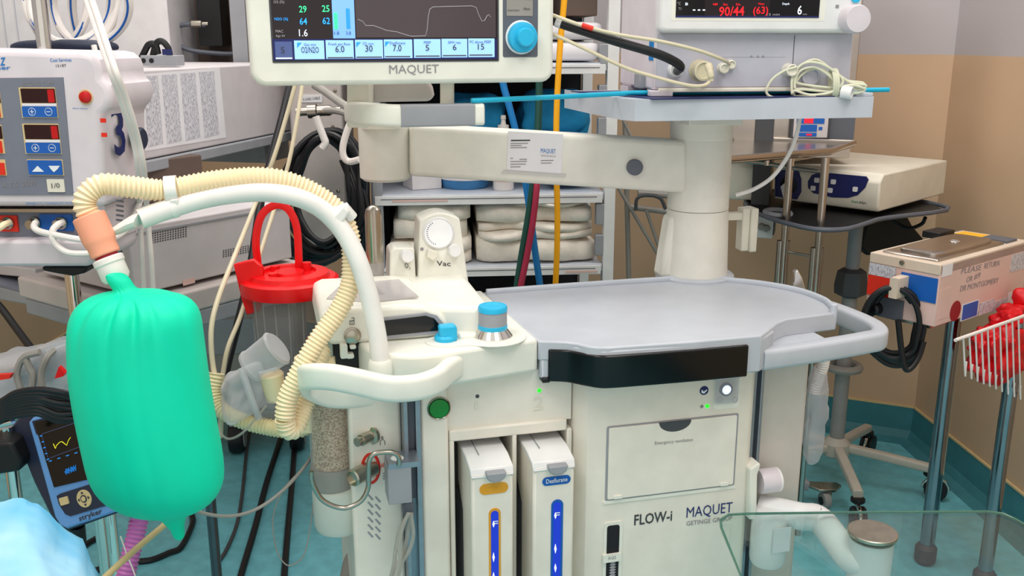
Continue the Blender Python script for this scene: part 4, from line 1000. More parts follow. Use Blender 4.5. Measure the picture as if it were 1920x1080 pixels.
# ---- steel table with legs
TZ = 1.165
tb = thing('steel_stand', 'stainless steel tray stand with paired tubular legs behind the white column', 'stand', V((0.86, 2.75, 0.0)))
tpz = [Z(1345, 301, TZ), Z(1559, 283, TZ), Z(1603, 269, TZ), Z(1374, 261, TZ)]
ctr = sum(tpz, V()) / 4
MB().prism([p - V((0, 0, 0.012)) for p in tpz], (0, 0, 0.012)).build('tray', 'steel', tb, bevel=0.003)
MB().tube([p + V((0, 0, 0.002)) for p in tpz], 0.008, 8, closed=True).build('tray_rim', 'steel', tb)
for a, y in ((1482, 2.76), (1548, 2.66)):
    p = W(a, 300, y); q = V((p.x, p.y, 0.0))
    MB().tube([V((p.x, p.y, TZ - 0.01)), V((p.x, p.y, 0.62))], 0.0115, 12).build('leg', 'steel', tb)
    MB().tube([V((p.x - 0.012, p.y, 0.90)), V((p.x - 0.012, p.y, 0.0))], 0.0105, 12).build('lower_leg', 'steel', tb)
    MB().tube([V((p.x + 0.008, p.y, 0.90)), V((p.x + 0.008, p.y, 0.0))], 0.0085, 12).build('lower_leg', 'steel', tb)
tubeP('rail', [(1376, 299, 2.85), (1440, 307, 2.80), (1482, 315, 2.76), (1548, 323, 2.66)], 0.006, 'steel', tb)
tubeP('crossbar', [(1475, 472, 2.76), (1541, 484, 2.66)], 0.004, 'steel', tb)
tubeP('crossbar', [(1438, 285, 2.79), (1438, 310, 2.79)], 0.008, 'steel', tb)
# ---- wall-mounted steel cabinet with pump
SCF = FR(W(1500, 150, 3.02), -4)
sc = thing('steel_cabinet', 'brown grey stainless cabinet on back wall behind the patient monitor', 'cabinet', W(1500, 290, 3.1))
x0, x1, z0, z1_ = SCF.rect(1375, -120, 1612, 284)
MB().box(SCF, x0, x1, 0.0, 0.34, z0 - 0.02, z1_).build('cabinet_body', 'steel', sc, bevel=0.003)
MB().ppanel(SCF, 1557, 195, 1603, 272, -0.003, 0.002, 0.002).build('door_panel', 'slate', sc)
MB().ppanel(SCF, 1420, 195, 1438, 266, -0.003, 0.002, 0.002).build('door_gap', 'black', sc)
MB().ppanel(SCF, 1484, 190, 1557, 270, -0.02, 0.002, 0.003).build('pump_recess', 'dark_grey', sc)
pmp = MB().ppanel(SCF, 1489, 200, 1553, 258, -0.028, -0.018, 0.003).build('pump_front', 'grey_box', sc)
for q in ((1494, 222, 1546, 232, 'label_blue'), (1498, 234, 1532, 247, 'label_blue'), (1535, 238, 1542, 244, 'label_blue'), (1498, 249, 1531, 256, 'label_blue'), (1508, 222, 1525, 231, 'led_red'), (1512, 251, 1522, 254, 'led_red')):
    MB().ppanel(SCF, *q[:4], -0.0295 - (0.001 if q[4] == 'led_red' else 0), -0.027, 0.001).build('display_field', q[4], pmp)

# ---- roll stand carrying two light sources
rs = thing('roll_stand', 'grey roll stand with black tray, five legged base and casters', 'stand', V((1.10, 3.02, 0.0)))
SP = V((1.10, 3.02, 0))
LB = W(1645, 401, 2.78); TRZ = LB.z - 0.012
tro = [Z(a, b, TRZ) for a, b in [(1405, 372), (1400, 388), (1440, 408), (1500, 425), (1545, 431), (1590, 429), (1630, 417), (1660, 409), (1775, 394), (1740, 380), (1600, 362), (1450, 358)]]
MB().prism([p - V((0, 0, 0.008)) for p in tro], (0, 0, 0.008)).build('tray', 'black', rs, bevel=0.002)
MB().tube([p for p in cr(tro, 3, closed=True)], 0.007, 8, closed=True).build('tray_rim', 'slate', rs)
cu = Z(1458, 402, TRZ)
MB().tube([cu + V((0.035 * math.cos(k * PI / 8), 0.05 * math.sin(k * PI / 8), 0.004)) for k in range(16)], 0.009, 8, closed=True).build('cup_ring', 'mid_grey', rs)
MB().lathe(SP, (0, 0, 1), [(0.022, 0.72), (0.022, TRZ - 0.008)], 20).build('pole', 'mid_grey', rs)
MB().lathe(SP, (0, 0, 1), [(0.03, 0.66), (0.05, 0.67), (0.052, 0.70), (0.045, 0.745), (0.03, 0.755)], 6).build('height_clamp', 'dark_grey', rs)
MB().lathe(SP, (0, 0, 1), [(0.024, 0.12), (0.024, 0.66)], 20).build('lower_pole', 'caster_grey', rs)
MB().tube([SP + V((0.05 * math.cos(k * PI / 10), 0.05 * math.sin(k * PI / 10), 0.42)) for k in range(20)], 0.014, 8, closed=True).build('holder_ring', 'cable_grey', rs)
MB().lathe(SP, (0, 0, 1), [(0.03, 0.10), (0.045, 0.11), (0.045, 0.15), (0.028, 0.17)], 24).build('hub', 'base_grey', rs)
for ang in (-95, -22, 50, 122, 194):
    a = math.radians(ang); d = V((math.cos(a), math.sin(a), 0)); e = SP + d * 0.30
    MB().sweep([SP + d * 0.03 + V((0, 0, 0.135)), SP + d * 0.16 + V((0, 0, 0.122)), e + V((0, 0, 0.105))], rr2(-0.0155, -0.014, 0.0155, 0.014, 0.007, 3)).build('base_leg', 'base_grey', rs, bevel=0.002)
    cs = MB().lathe(e + V((0, 0, 0.078)), (0, 0, 1), [(0.017, 0), (0.022, 0.004), (0.022, 0.014), (0.012, 0.016)], 16).build('caster_stem', 'black', rs)
    sd = V((-d.y, d.x, 0)); o_ = e + d * 0.02
    for k in (-0.014, 0.014):
        MB().lathe(o_ + sd * (k - 0.007) + V((0, 0, 0.036)), sd, [(0.012, 0), (0.034, 0.001), (0.036, 0.004), (0.036, 0.010), (0.034, 0.013), (0.012, 0.014)], 20).build('wheel', 'rubber', cs)
    MB().tube([o_ + sd * -0.002 + V((0, 0, 0.036)) + V((0.04 * math.cos(b_) * d.x, 0.04 * math.cos(b_) * d.y, 0.04 * math.sin(b_))) for b_ in [i * PI / 8 for i in range(9)]], 0.006, 8).build('fender', 'chrome', cs)
def light_source(label, o, ang, wpx, h, dep, full):
    f = FR(o, ang)
    w = wpx
    t_ = thing('light_source', label, 'device', f.w(-w / 2, dep / 2, 0), 'white light source boxes on roll stand')
    bd = MB().prism([f.w(-w, y, z) for y, z in [(0.008, 0.004), (0.0, 0.02), (0.0, h * 0.8), (0.02, h), (dep, h), (dep, 0.004)]], f.ex * w).build('case', 'warm_white', t_, bevel=0.005)
    for a in (0.05, w - 0.05):
        MB().lathe(f.w(-a, 0.05, -0.0035), (0, 0, 1), [(0.009, 0), (0.009, 0.008)], 12).build('foot', 'black', t_)
    return t_, f
LF0 = FR(LB, -45); lw_ = -LF0.L(1449, 378)[0]; ld_ = FR(LB, ex=LF0.ey).L(1766, 396)[0]
lo_, lf = light_source('white examination light source with curved blue control panel on black tray', LB, -45, lw_, 0.115, ld_, True)
pts = [(1515, 340), (1522, 328), (1537, 323), (1624, 331), (1628, 337), (1622, 352), (1608, 366), (1590, 371), (1560, 370), (1525, 362), (1515, 352)]
pn = MB().ppoly(lf, pts, -0.002, 0.002).build('control_panel', 'navy', lo_, smooth=False)
for a, b in ((1531, 338), (1524, 353), (1562, 341), (1556, 357), (1603, 355)):
    MB().ppanel(lf, a - 4.5, b - 4.5, a + 4.5, b + 4.5, -0.0045, 0, 0.003).build('button', 'white_cool', pn)
MB().ppoly(lf, [(1454, 318), (1496, 320), (1502, 335), (1502, 360), (1494, 374), (1453, 368)], -0.002, 0.002).build('socket_panel', 'navy', lo_, smooth=False)
u_, v_ = lf.L(1479, 347)
MB().lathe(lf.w(u_, 0.0, v_), -lf.ey, [(0.028, 0), (0.028, 0.004), (0.02, 0.006), (0.018, 0.002)], 24).build('lamp_socket', 'black', lo_)
MB().ppoly(lf, [(1463, 350), (1470, 344), (1478, 346), (1478, 372), (1468, 370)], -0.012, 0.0).build('socket_lever', 'white_cool', lo_, bevel=0.001)
txt('Welch', lf, 1595, 380, 1609, 381.5, 5, 'green_print', lo_, at=0.0, bold=0.01); txt('Allyn', lf, 1610, 381.7, 1624, 383, 5, 'dark_text', lo_, at=0.0, bold=0.01)
l2o = W(1436, 372, 3.02)
lo2, lf2 = light_source('plain pale light source box half hidden behind the white column', V((l2o.x, l2o.y, TRZ + 0.004)), -20, 0.20, 0.135, 0.22, False)
# small white box hung below the tray
sb_f = FR(W(1450, 448, 2.97), -18)
sb_ = thing('small_power_box', 'small white power box with green lettering under the black tray', 'box', sb_f.o)
x0, x1, z0, z1_ = sb_f.rect(1392, 392, 1450, 446)
bx_ = MB().box(sb_f, x0, x1, 0, 0.10, z0, z1_).build('case', 'white_cool', sb_, bevel=0.003)
MB().box(sb_f, x0 + 0.02, x1 - 0.02, 0.03, 0.07, z1_ - 0.002, TRZ - 0.006).build('hanger_strap', 'dark_grey', sb_)
MB().box(sb_f, x1, x1 + 0.004, 0.01, 0.08, z0 + 0.01, z1_ - 0.01).build('side_grille', 'slate', sb_)
txt('Welch', sb_f, 1404, 402, 1428, 405, 7, 'green_print', bx_, bold=0.02)
for a, b in ((1427, 425), (1437, 428)):
    u_, v_ = sb_f.L(a, b); MB().lathe(sb_f.w(u_, 0, v_), -sb_f.ey, [(0.012, 0), (0.010, 0.012), (0, 0.013)], 12).build('knob', 'cable_grey', sb_)
# black pouch under tray
pz = W(1672, 445, 3.12)
tag(MB().prism([W(a, b, 3.12) for a, b in [(1628, 408), (1700, 402), (1712, 425), (1735, 452), (1710, 470), (1660, 475), (1625, 480), (1612, 462)]], (0, 0.06, 0)).build('cuff_pouch', 'black', bevel=0.008), 'black fabric pouch hanging below the tray of roll stand', 'pouch')
tag(MB().tube(pth([(1735, 408, 3.0), (1728, 420, 3.02), (1705, 428, 3.03), (1685, 420, 3.05), (1672, 410, 3.06)]), 0.006, 8).build('power_cable', 'black'), 'short black cable looping under tray behind light source', 'cable')

# ---- water bath on pole stand
NC = W(1765, 497, 2.22)
PB = FR((NC.x, NC.y, 0), 38.5)                        # long side faces right
PL_ = FR((NC.x, NC.y, 0), ex=-PB.ey)                  # short side faces left
wx = PL_.L(1628, 520)[0]
zt2 = NC.z; zb2 = PB.L(1757, 612)[1]
LX = 0.46
wbt = thing('water_bath', 'pale pink water bath with stainless lid and handwritten return note', 'device', PB.w(LX / 2, -wx / 2, zb2))
bd = MB().box(PB, 0.0, LX, 0.0, -wx, zb2, zt2 - 0.002).build('case', 'pink_box', wbt, bevel=0.003)
MB().box(PB, 0.004, LX - 0.004, 0.001, -wx + 0.001, zb2 + 0.001, zt2 - 0.03).build('end_panel', 'putty', wbt)
MB().box(PB, -0.002, LX, 0.0, -wx, zt2 - 0.026, zt2).build('top_band', 'putty', wbt, bevel=0.002)
MB().box(PB, 0.02, LX - 0.10, 0.02, -wx - 0.02, zt2 - 0.001, zt2 + 0.006).build('lid', 'steel', wbt, bevel=0.004)
MB().soft(PB, (0.2, -wx / 2, zt2 + 0.005), 0.15, -wx / 2 - 0.035, 0.010, e=0.35).build('lid_dome', 'steel', wbt)
MB().lathe(PB.w(0.22, -wx / 2 - 0.01, zt2 + 0.012), (0, 0, 1), [(0.012, 0), (0.014, 0.004), (0.008, 0.008), (0, 0.009)], 16).build('lid_knob', 'chrome', wbt)
MB().box(PB, 0.28, 0.36, -wx - 0.03, -wx + 0.02, zt2, zt2 + 0.018).build('hinge_block', 'black', wbt, bevel=0.002)
MB().box(PB, LX - 0.09, LX - 0.04, 0.09, 0.16, zt2, zt2 + 0.006).build('warning_tape', 'yellow_print', wbt)
MB().box(PB, LX - 0.09, LX - 0.03, 0.02, 0.09, zt2, zt2 + 0.006).build('latch_block', 'slate', wbt)
u_, v_ = PL_.L(1693, 492)
MB().lathe(PL_.w(u_, -0.001, v_), -PL_.ey, [(0.006, 0), (0.006, 0.006), (0, 0.007)], 12).build('lock', 'nickel', wbt)
MB().ppanel(PL_, 1629, 497, 1679, 519, -0.002, 0.001, 0.001).build('notice', 'printed_sheet', wbt)
MB().ppanel(PL_, 1626, 518, 1668, 556, -0.002, 0.001, 0.001).build('warning_label', 'label_red', wbt)
MB().ppanel(PL_, 1687, 516, 1757, 563, -0.002, 0.001, 0.001).build('blue_label', 'label_blue', wbt)
MB().ppanel(PL_, 1667, 521, 1683, 560, -0.05, 0.001, 0.002).build('cord_bracket', 'putty', wbt)
MB().ppanel(PL_, 1645, 560, 1692, 598, -0.006, 0.001, 0.002).build('socket_plate', 'slate', wbt)
u_, v_ = PL_.L(1647, 577)
MB().lathe(PL_.w(u_, -0.005, v_), -PL_.ey, [(0.017, 0), (0.016, 0.02), (0.01, 0.024)], 16).build('plug', 'rubber', wbt)
for s_, a, b, c_, e_ in (('PLEASE', 1802, 514, 1840, 506), ('RETURN', 1845, 504, 1874, 498), ('OR', 1812, 530, 1823, 527), ('#9', 1826, 524, 1838, 521), ('DR MONTGOMERY', 1800, 547, 1872, 530)):
    txt(s_, PB, a, b, c_, e_, 10, 'maroon_text' if 'maroon_text' in M else 'grey_text', bd, 'handwriting', sl=0.15)
MB().ppanel(PB, 1768, 496, 1786, 517, -0.001, 0.001, 0.001).build('sticker', 'paper', bd)
u_, v_ = PB.L(1791, 583)
MB().lathe(PB.w(u_, 0.001, v_), -PB.ey, [(0.026, 0), (0.026, 0.002), (0, 0.0022)], 28).build('round_sticker', 'maroon_dot', bd)
MB().ppanel(PB, 1804, 567, 1834, 597, -0.001, 0.001, 0.001).build('sticker', 'paper', bd)
MB().ppanel(PB, 1805.5, 568.5, 1832.5, 595.5, -0.0016, 0.001, 0.001).build('sticker', 'label_blue', bd)
MB().ppanel(PB, 1837, 565, 1863, 587, -0.001, 0.001, 0.001).build('sticker', 'printed_sheet', bd)
MB().ppanel(PB, 1864, 562, 1888, 580, -0.001, 0.001, 0.001).build('sticker', 'printed_sheet', bd)
MB().ppanel(PB, 1890, 548, 1902, 575, -0.001, 0.001, 0.001).build('sticker', 'paper', bd)
MB().ppanel(PB, 1902, 544, 1925, 571, -0.001, 0.001, 0.001).build('sticker', 'yellow_print', bd)
MB().ppanel(PB, 1897, 474, 1930, 505, -0.001, 0.001, 0.001).build('sticker', 'printed_sheet', bd)
MB().ppanel(PB, 1762, 542, 1780, 596, -0.001, 0.001, 0.001).build('small_print', 'printed_pink' if 'printed_pink' in M else 'pink_box', bd)
# coiled power cord on the bracket
pc = thing('coiled_power_cord', 'thick black power cord coiled over the bracket of water bath', 'cord', W(1675, 690, 2.3))
for k, (rx, ry, cx_, cy_2) in enumerate([(52, 66, 1672, 606), (56, 70, 1677, 608), (48, 60, 1670, 602), (58, 74, 1674, 612), (50, 70, 1680, 612)]):
    MB().tube(cr([W(cx_ + rx * math.cos(i * PI / 7) + (8 if math.sin(i * PI / 7) > 0.5 else 0), cy_2 + ry * math.sin(i * PI / 7), 2.24 + 0.012 * k + 0.05 * (1 - (cx_ + rx * math.cos(i * PI / 7) - 1610) / 130)) for i in range(14)], 4, closed=True), 0.0068, 10, closed=True).build('loop', 'rubber', pc)
MB().tube(pth([(1732, 640, 2.25), (1722, 670, 2.245), (1708, 690, 2.24), (1697, 690, 2.24), (1690, 655, 2.245), (1684, 600, 2.25)]), 0.0075, 10).build('cord_end', 'rubber', pc)
# pole stand
ps = thing('pole_stand', 'chrome pole stand carrying the pink water bath by right wall', 'stand', V((1.25, 2.5, 0)))
p1 = W(1783, 640, 2.50); p2 = W(1912, 600, 2.36); p3 = PB.w(0.40, 0.20, 0)
for p in (p1, p2):
    MB().tube([V((p.x, p.y, zb2)), V((p.x, p.y, 0.06))], 0.019, 16).build('pole', 'pole_chrome', ps)
    MB().lathe(V((p.x, p.y, 0.0)), (0, 0, 1), [(0.02, 0), (0.03, 0.01), (0.03, 0.05), (0.021, 0.062)], 16).build('foot', 'dark_grey', ps)
MB().tube([V((p1.x + 0.02, p1.y + 0.006, zb2)), V((p1.x + 0.02, p1.y + 0.006, 0.06))], 0.007, 10).build('guide_rod', 'chrome', ps)
MB().box(PB, 0.02, LX - 0.02, 0.02, -wx - 0.02, zb2 - 0.012, zb2 - 0.0005).build('support_plate', 'steel', ps)
# wire basket with red bag
BK = FR(W(1793, 637, 2.10), 36); DV = V((0.42, 0.9, 0)).normalized()
bk = thing('wire_basket', 'white wire basket clipped to the chrome pole stand', 'basket', W(1860, 745, 2.15))
def rim_y(x): return 637 - (x - 1793) * 0.352
xs_ = [1806 + i * 11.5 for i in range(13)]
ends = []
for i, x in enumerate(xs_):
    by = 705 + (x - 1806) * 0.42
    a = BK.P(x, rim_y(x), 0); b = BK.P(x + 4, by, 0)
    c_ = b + DV * 0.05
    MB().tube([a, b, c_, c_ + V((0, 0, 0.02))], 0.0022, 6).build('wire', 'cable_white', bk)
MB().tube([BK.P(1791, 638, 0), BK.P(1965, rim_y(1965), 0), BK.P(1965, rim_y(1965), 0) + DV * 0.12], 0.0042, 8).build('rim', 'cable_white', bk)
rbg = MB()
for cx_, cy_2, rx, rz, sd_ in ((1870, 660, 0.085, 0.075, 1.0),):
    c_ = BK.P(cx_, cy_2, 0.065)
    rbg.soft(FR(c_, 36), (0, 0, 0), rx, 0.05, rz, e=0.7, amp=0.026, fq=30, nu=72, nv=44, seed=sd_)
rb_ = thing('red_waste_bag', 'crumpled red plastic bag stuffed in white wire basket', 'bag', BK.P(1870, 740, 0.065))
rbg.build('bag_body', 'red_bag', rb_)
c_ = BK.P(1895, 596, 0.07)
MB().soft(FR(c_, 36), (0, 0, 0), 0.055, 0.035, 0.035, e=0.8, amp=0.022, fq=36, nu=56, nv=36, seed=4).build('bag_top', 'red_bag', rb_)
MB().soft(FR(BK.P(1915, 560, 0.07), 36), (0, 0, 0), 0.02, 0.02, 0.03, e=0.8, amp=0.012, fq=30, nu=24, nv=16, seed=6).build('bag_knot', 'red_bag', rb_)

# ---- folding frame behind the rack
ff = thing('folding_frame', 'thin grey tubular folding frame against tan wall beside the shelf rack', 'frame', V((0.42, 3.25, 0)))
for a, b, r in ((((1172, 230, 3.3)), ((1180, 560, 3.3)), 0.009), ((1158, 350, 3.25), (1250, 505, 3.25), 0.006), ((1212, 395, 3.25), (1250, 505, 3.25), 0.006), ((1180, 388, 3.28), (1250, 397, 3.28), 0.010), ((1196, 362, 3.22), (1258, 366, 3.22), 0.012), ((1168, 225, 3.2), (1190, 270, 3.2), 0.005)):
    tubeP('tube', [a, b], r, 'cable_grey', ff)
tubeP('tube', [(1176, 540, 3.3), (1176, 900, 3.3)], 0.009, 'cable_grey', ff)
MB().tube(pth([(1192, 395, 3.2), (1195, 372, 3.2), (1215, 366, 3.2), (1238, 372, 3.2), (1248, 392, 3.2)]), 0.006, 8).build('loop_handle', 'dark_grey', ff)
# white lead from shelf to column
cable('white_lead', 'white cable curving from under the upper shelf to column', [(1500, 222, 1.99), (1494, 250, 1.99), (1480, 288, 1.99), (1450, 330, 2.0), (1415, 354, 2.02), (1380, 366, 2.03)], 0.0045, 'cable_white')

# ================================================================== left side
mat('maroon_text', (120, 60, 66), 0.6)
# ---- tourniquet unit on its pole
TY = 1.62
TQ = FR(W(60, 260, TY), -4)
tq = thing('tourniquet_unit', 'pale grey dual cuff tourniquet controller with blue and red buttons', 'device', W(40, 500, TY + 0.06))
front = [(-150, 90), (150, 97), (168, 101), (181, 112), (187, 128), (189, 148), (202, 160), (208, 180), (203, 202), (190, 214), (190, 240), (197, 388), (-150, 388)]
bd = MB().ppoly(TQ, front, 0.0, 0.17).build('housing', 'tourn', tq, bevel=0.010, seg=3)
MB().ppoly(TQ, [(-150, 452), (160, 450), (172, 460), (175, 488), (165, 500), (-150, 500)], -0.012, 0.16).build('base_tray', 'tourn', tq, bevel=0.006)
MB().ppoly(TQ, [(-150, 386), (196, 386), (200, 455), (-150, 455)], 0.03, 0.165).build('lower_housing', 'tourn', tq)
MB().ppoly(TQ, [(-150, 388), (140, 389), (143, 450), (-150, 450)], 0.02, 0.035).build('connector_bay', 'tourn_panel', tq)
MB().ppoly(TQ, [(-150, 392), (140, 392), (140, 398), (-150, 398)], -0.002, 0.02).build('bay_visor', 'nickel', tq)
pn = MB().ppoly(TQ, [(-150, 148), (118, 145), (137, 366), (-150, 366)], -0.002, 0.004).build('control_panel', 'tourn_panel', tq, smooth=False)
def tp_(x0, y0, x1, y1, m, name, d=0.004, par=None, r=0.001): return MB().ppanel(TQ, x0, y0, x1, y1, -d, 0.0, r, 2, at=-0.003).build(name, m, par or pn, smooth=False)
for ox, oy in ((0, 0), (6.5, 68)):
    tp_(38 + ox, 164 + oy, 106 + ox, 221 + oy, 'trim_cream', 'button_surround', 0.003)
    tp_(40 + ox, 166 + oy, 104 + ox, 193 + oy, 'led_window', 'display_window', 0.0036)
    tp_(90 + ox, 168 + oy, 102 + ox, 192 + oy, 'red_led_off', 'display_glow', 0.004)
    tp_(42 + ox, 194 + oy, 106 + ox, 199 + oy, 'paper', 'caption_strip', 0.0037)
    b = tp_(43 + ox, 199.5 + oy, 107 + ox, 219.5 + oy, 'label_blue', 'blue_button', 0.005)
    for cx_, s_ in ((60 + ox, '+'), (91 + ox, '-')):
        u, v = TQ.L(cx_, 209.5 + oy, -0.005)
        MB().tube([TQ.w(u + 0.0062 * math.cos(k * PI / 8), -0.0052, v + 0.0062 * math.sin(k * PI / 8)) for k in range(16)], 0.0004, 4, closed=True).build('symbol_ring', 'white_text', b)
        g_ = MB().box(TQ, u - 0.0035, u + 0.0035, -0.0056, -0.005, v - 0.0005, v + 0.0005)
        if s_ == '+': g_.box(TQ, u - 0.0005, u + 0.0005, -0.0056, -0.005, v - 0.0035, v + 0.0035)
        g_.build('symbol', 'white_text', b)
tp_(52, 299, 118.5, 329, 'trim_cream', 'button_surround', 0.003)
b = tp_(53.5, 300.5, 117, 327.5, 'label_blue', 'blue_button', 0.005)
for pts in ([(60, 322), (70, 311), (82, 322)], [(91, 311), (112, 311), (108, 317), (101, 323), (95, 317)]):
    MB().ppoly(TQ, pts, -0.0056, -0.005).build('symbol', 'white_text', b, smooth=False)
for q in ((-60, 164, 2, 221), (-55, 234, 6, 288), (-50, 299, 11, 329)):
    tp_(*q, 'trim_cream', 'button_surround', 0.003)
    tp_(q[0] + 2, q[1] + 2, q[2] - 2, q[3] - 28, 'led_window', 'display_window', 0.0036) if q[3] - q[1] > 40 else None
    tp_(q[0] + 2, q[3] - 24, q[2] - 1.5, q[3] - 1.5, 'label_red', 'red_button', 0.005)
txt('SECOND CUFF', TQ, 41, 161, 101, 159, 7, 'grey_text', pn, at=-0.002)
txt('A.T.S. 2000', TQ, 5, 352, 68, 347, 9, 'grey_text', pn, at=-0.002)
sw_ = tp_(89, 336, 121, 360, 'ivory', 'power_plate', 0.004); txt('1/0', TQ, 97, 353, 112, 352, 9, 'dark_text', sw_, at=-0.0045)
txt('Cost Services', TQ, 94, 116, 134, 115, 6, 'blue_text', bd, bold=0.01); txt('15187', TQ, 105, 126, 124, 125, 5, 'dark_text', bd)
txt('zimmer', TQ, -42, 132, 20, 130, 7, 'blue_text', bd, bold=0.02); txt('Z', TQ, 0, 123, 12, 122, 14, 'blue_text', bd, bold=0.03, sl=0.3)
txt('alarm silence', TQ, 136, 204, 164, 205, 3, 'blue_text', bd); txt('ZIMMER A.T.S. TOURNIQUET SYSTEM', TQ, 48, 384, 140, 383, 4, 'blue_text', bd)
u, v = TQ.L(161, 182)
MB().lathe(TQ.w(u, 0.001, v), -TQ.ey, [(0.0125, 0), (0.0125, 0.002), (0.0105, 0.002)], 24).build('lamp_ring', 'trim_cream', tq)
MB().lathe(TQ.w(u, 0.0, v), -TQ.ey, [(0.0105, 0), (0.009, 0.006), (0.005, 0.008), (0, 0.0085)], 24).build('alarm_lamp', 'red_led_off', tq)
MB().ppanel(TQ, -20, 404, 33, 434, 0.017, 0.025, 0.001).build('red_port_plate', 'label_red', tq)
MB().ppanel(TQ, 75, 402, 136, 433, 0.017, 0.025, 0.001).build('blue_port_plate', 'label_blue', tq)
for a in (16, 66, 116):
    u, v = TQ.L(a, 418, 0.018)
    MB().lathe(TQ.w(u, 0.019, v), -TQ.ey, [(0.011, 0), (0.011, 0.006), (0.008, 0.008), (0.008, 0.02)], 16).build('port', 'nickel', tq)
# side of the housing: numeral, stickers, vents, knob
sx = TQ.L(196, 260)[0]
TS = FR(TQ.w(sx - 0.001, 0, 0), ex=TQ.ey)
txt('3', TS, 216, 290, 238, 288, 88, 'navy', bd, bold=0.015, at=-0.0005)
for a, b in ((196, 226), (198, 253)):
    MB().ppanel(TQ, a - 8, b - 4, a + 2, b + 4, -0.0008, 0.001, 0.0005).build('sticker', 'red_print', bd)
for k in range(5):
    MB().ppoly(TS, [(219, 374 + k * 9), (232, 376 + k * 9), (232, 380 + k * 9), (219, 378 + k * 9)], -0.001, 0.001).build('vent_slot', 'slate', bd, smooth=False)
kb_ = TS.P(252, 260, -0.001)
MB().lathe(kb_ , -TS.ey, [(0.017, 0), (0.02, 0.003), (0.02, 0.014), (0.017, 0.017)], 20).build('side_knob', 'stryker_dark', tq)
tst = thing('tourniquet_pole', 'chrome pole rising behind the tourniquet controller', 'pole', W(120, 560, 1.84))
xp = W(84, 90, 1.84)
MB().tube([V((xp.x, xp.y, 2.3)), V((xp.x, xp.y, 0.05))], 0.0135, 16).build('pole', 'chrome', tst)
MB().tube([V((xp.x + 0.03, xp.y - 0.06, W(135, 505, 1.78).z)), V((xp.x + 0.03, xp.y - 0.06, 0.4))], 0.009, 12).build('pole', 'chrome', tst)
MB().ppoly(FR(W(120, 508, 1.72)), [(78, 500), (164, 500), (160, 512), (135, 518), (100, 512), (80, 508)], -0.03, 0.14).build('clamp', 'black', tst, bevel=0.003)
MB().lathe(V((xp.x, xp.y, 0)), (0, 0, 1), [(0.16, 0.0), (0.16, 0.015), (0.05, 0.04), (0.016, 0.06)], 24).build('base', 'dark_grey', tst)
# cuff tubes out of the ports
def tube_w(name, label, pts, r, m, cat='tube', group=None, n=10): return tag(MB().tube(pth(pts, 8), r, n).build(name, m), label, cat, group)
tube_w('cuff_tube', 'short white tube leaving the middle tourniquet port', [(66, 418, 1.615), (64, 426, 1.60), (75, 434, 1.59), (110, 442, 1.585), (150, 449, 1.585), (190, 452, 1.60), (225, 440, 1.66), (250, 410, 1.72), (268, 360, 1.78)], 0.0055, 'cable_white', group='tourniquet cuff tubes')
tube_w('cuff_tube', 'white tube looping down from the blue tourniquet port', [(116, 418, 1.615), (110, 420, 1.60), (100, 430, 1.59), (98, 445, 1.585), (108, 462, 1.585), (130, 474, 1.585), (165, 475, 1.59), (200, 470, 1.62)], 0.0055, 'cable_white', group='tourniquet cuff tubes')
tube_w('cuff_tube', 'short cream tube leaving the red tourniquet port at picture edge', [(16, 418, 1.615), (8, 421, 1.60), (-6, 430, 1.59), (-30, 440, 1.59)], 0.0055, 'hose_cream', group='tourniquet cuff tubes')
# white hoses dropping past the unit
for k, (lb, pts) in enumerate([('leftmost white hose slanting down past the numeral on tourniquet unit', [(60, -420, 1.95), (105, -200, 1.85), (150, -40, 1.74), (176, 40, 1.66), (205, 125, 1.57), (228, 190, 1.595), (250, 262, 1.645), (259, 320, 1.67), (262, 400, 1.78), (266, 480, 1.78), (270, 560, 1.79)]),
        ('middle white hose slanting down past the numeral on tourniquet unit', [(72, -420, 1.935), (117, -200, 1.835), (160, -40, 1.725), (186, 40, 1.645), (214, 125, 1.558), (238, 190, 1.585), (259, 262, 1.632), (270, 320, 1.66), (276, 400, 1.765), (283, 480, 1.77), (288, 560, 1.78)]),
        ('short white hose curving off behind the red alarm lamp', [(176, 85, 1.84), (182, 110, 1.835), (194, 140, 1.83), (208, 170, 1.82), (230, 220, 1.81), (247, 280, 1.80)])]):
    tube_w('white_hose', lb, pts, 0.0052, 'cable_white', 'hose', 'white hoses beside the tourniquet unit')
# coiled hoses with blue stripe, hung on the pole
ch = thing('coiled_striped_hose', 'white hoses with blue stripe coiled behind the tourniquet pole', 'hose', W(130, 95, 1.9))
for k, (cx_, cy_2, rx, ry) in enumerate([(150, 10, 92, 78), (128, -5, 80, 86), (158, -12, 60, 96), (110, -6, 56, 92), (175, 0, 40, 90)]):
    pa_ = [W(cx_ + rx * math.cos(i * PI / 10), cy_2 + ry * math.sin(i * PI / 10), 1.93 + 0.018 * k + 0.02 * math.sin(i * PI / 5 + k)) for i in range(20)]
    pa_ = cr(pa_, 3, closed=True)
    h_ = MB().tube(pa_, 0.0085, 10, closed=True).build('loop', 'cable_white', ch)
    MB().tube([p + V((0.0, -0.0075, -0.0035)) for p in pa_], 0.0022, 6, closed=True).build('stripe', 'label_blue', h_)
tag(MB().soft(FR(W(120, 88, 1.93)), (0, 0, 0), 0.10, 0.035, 0.014, e=0.7, amp=0.006, fq=30).build('hose_hook', 'stryker_dark'), 'dark hook plate under the coiled striped hoses', 'hook')

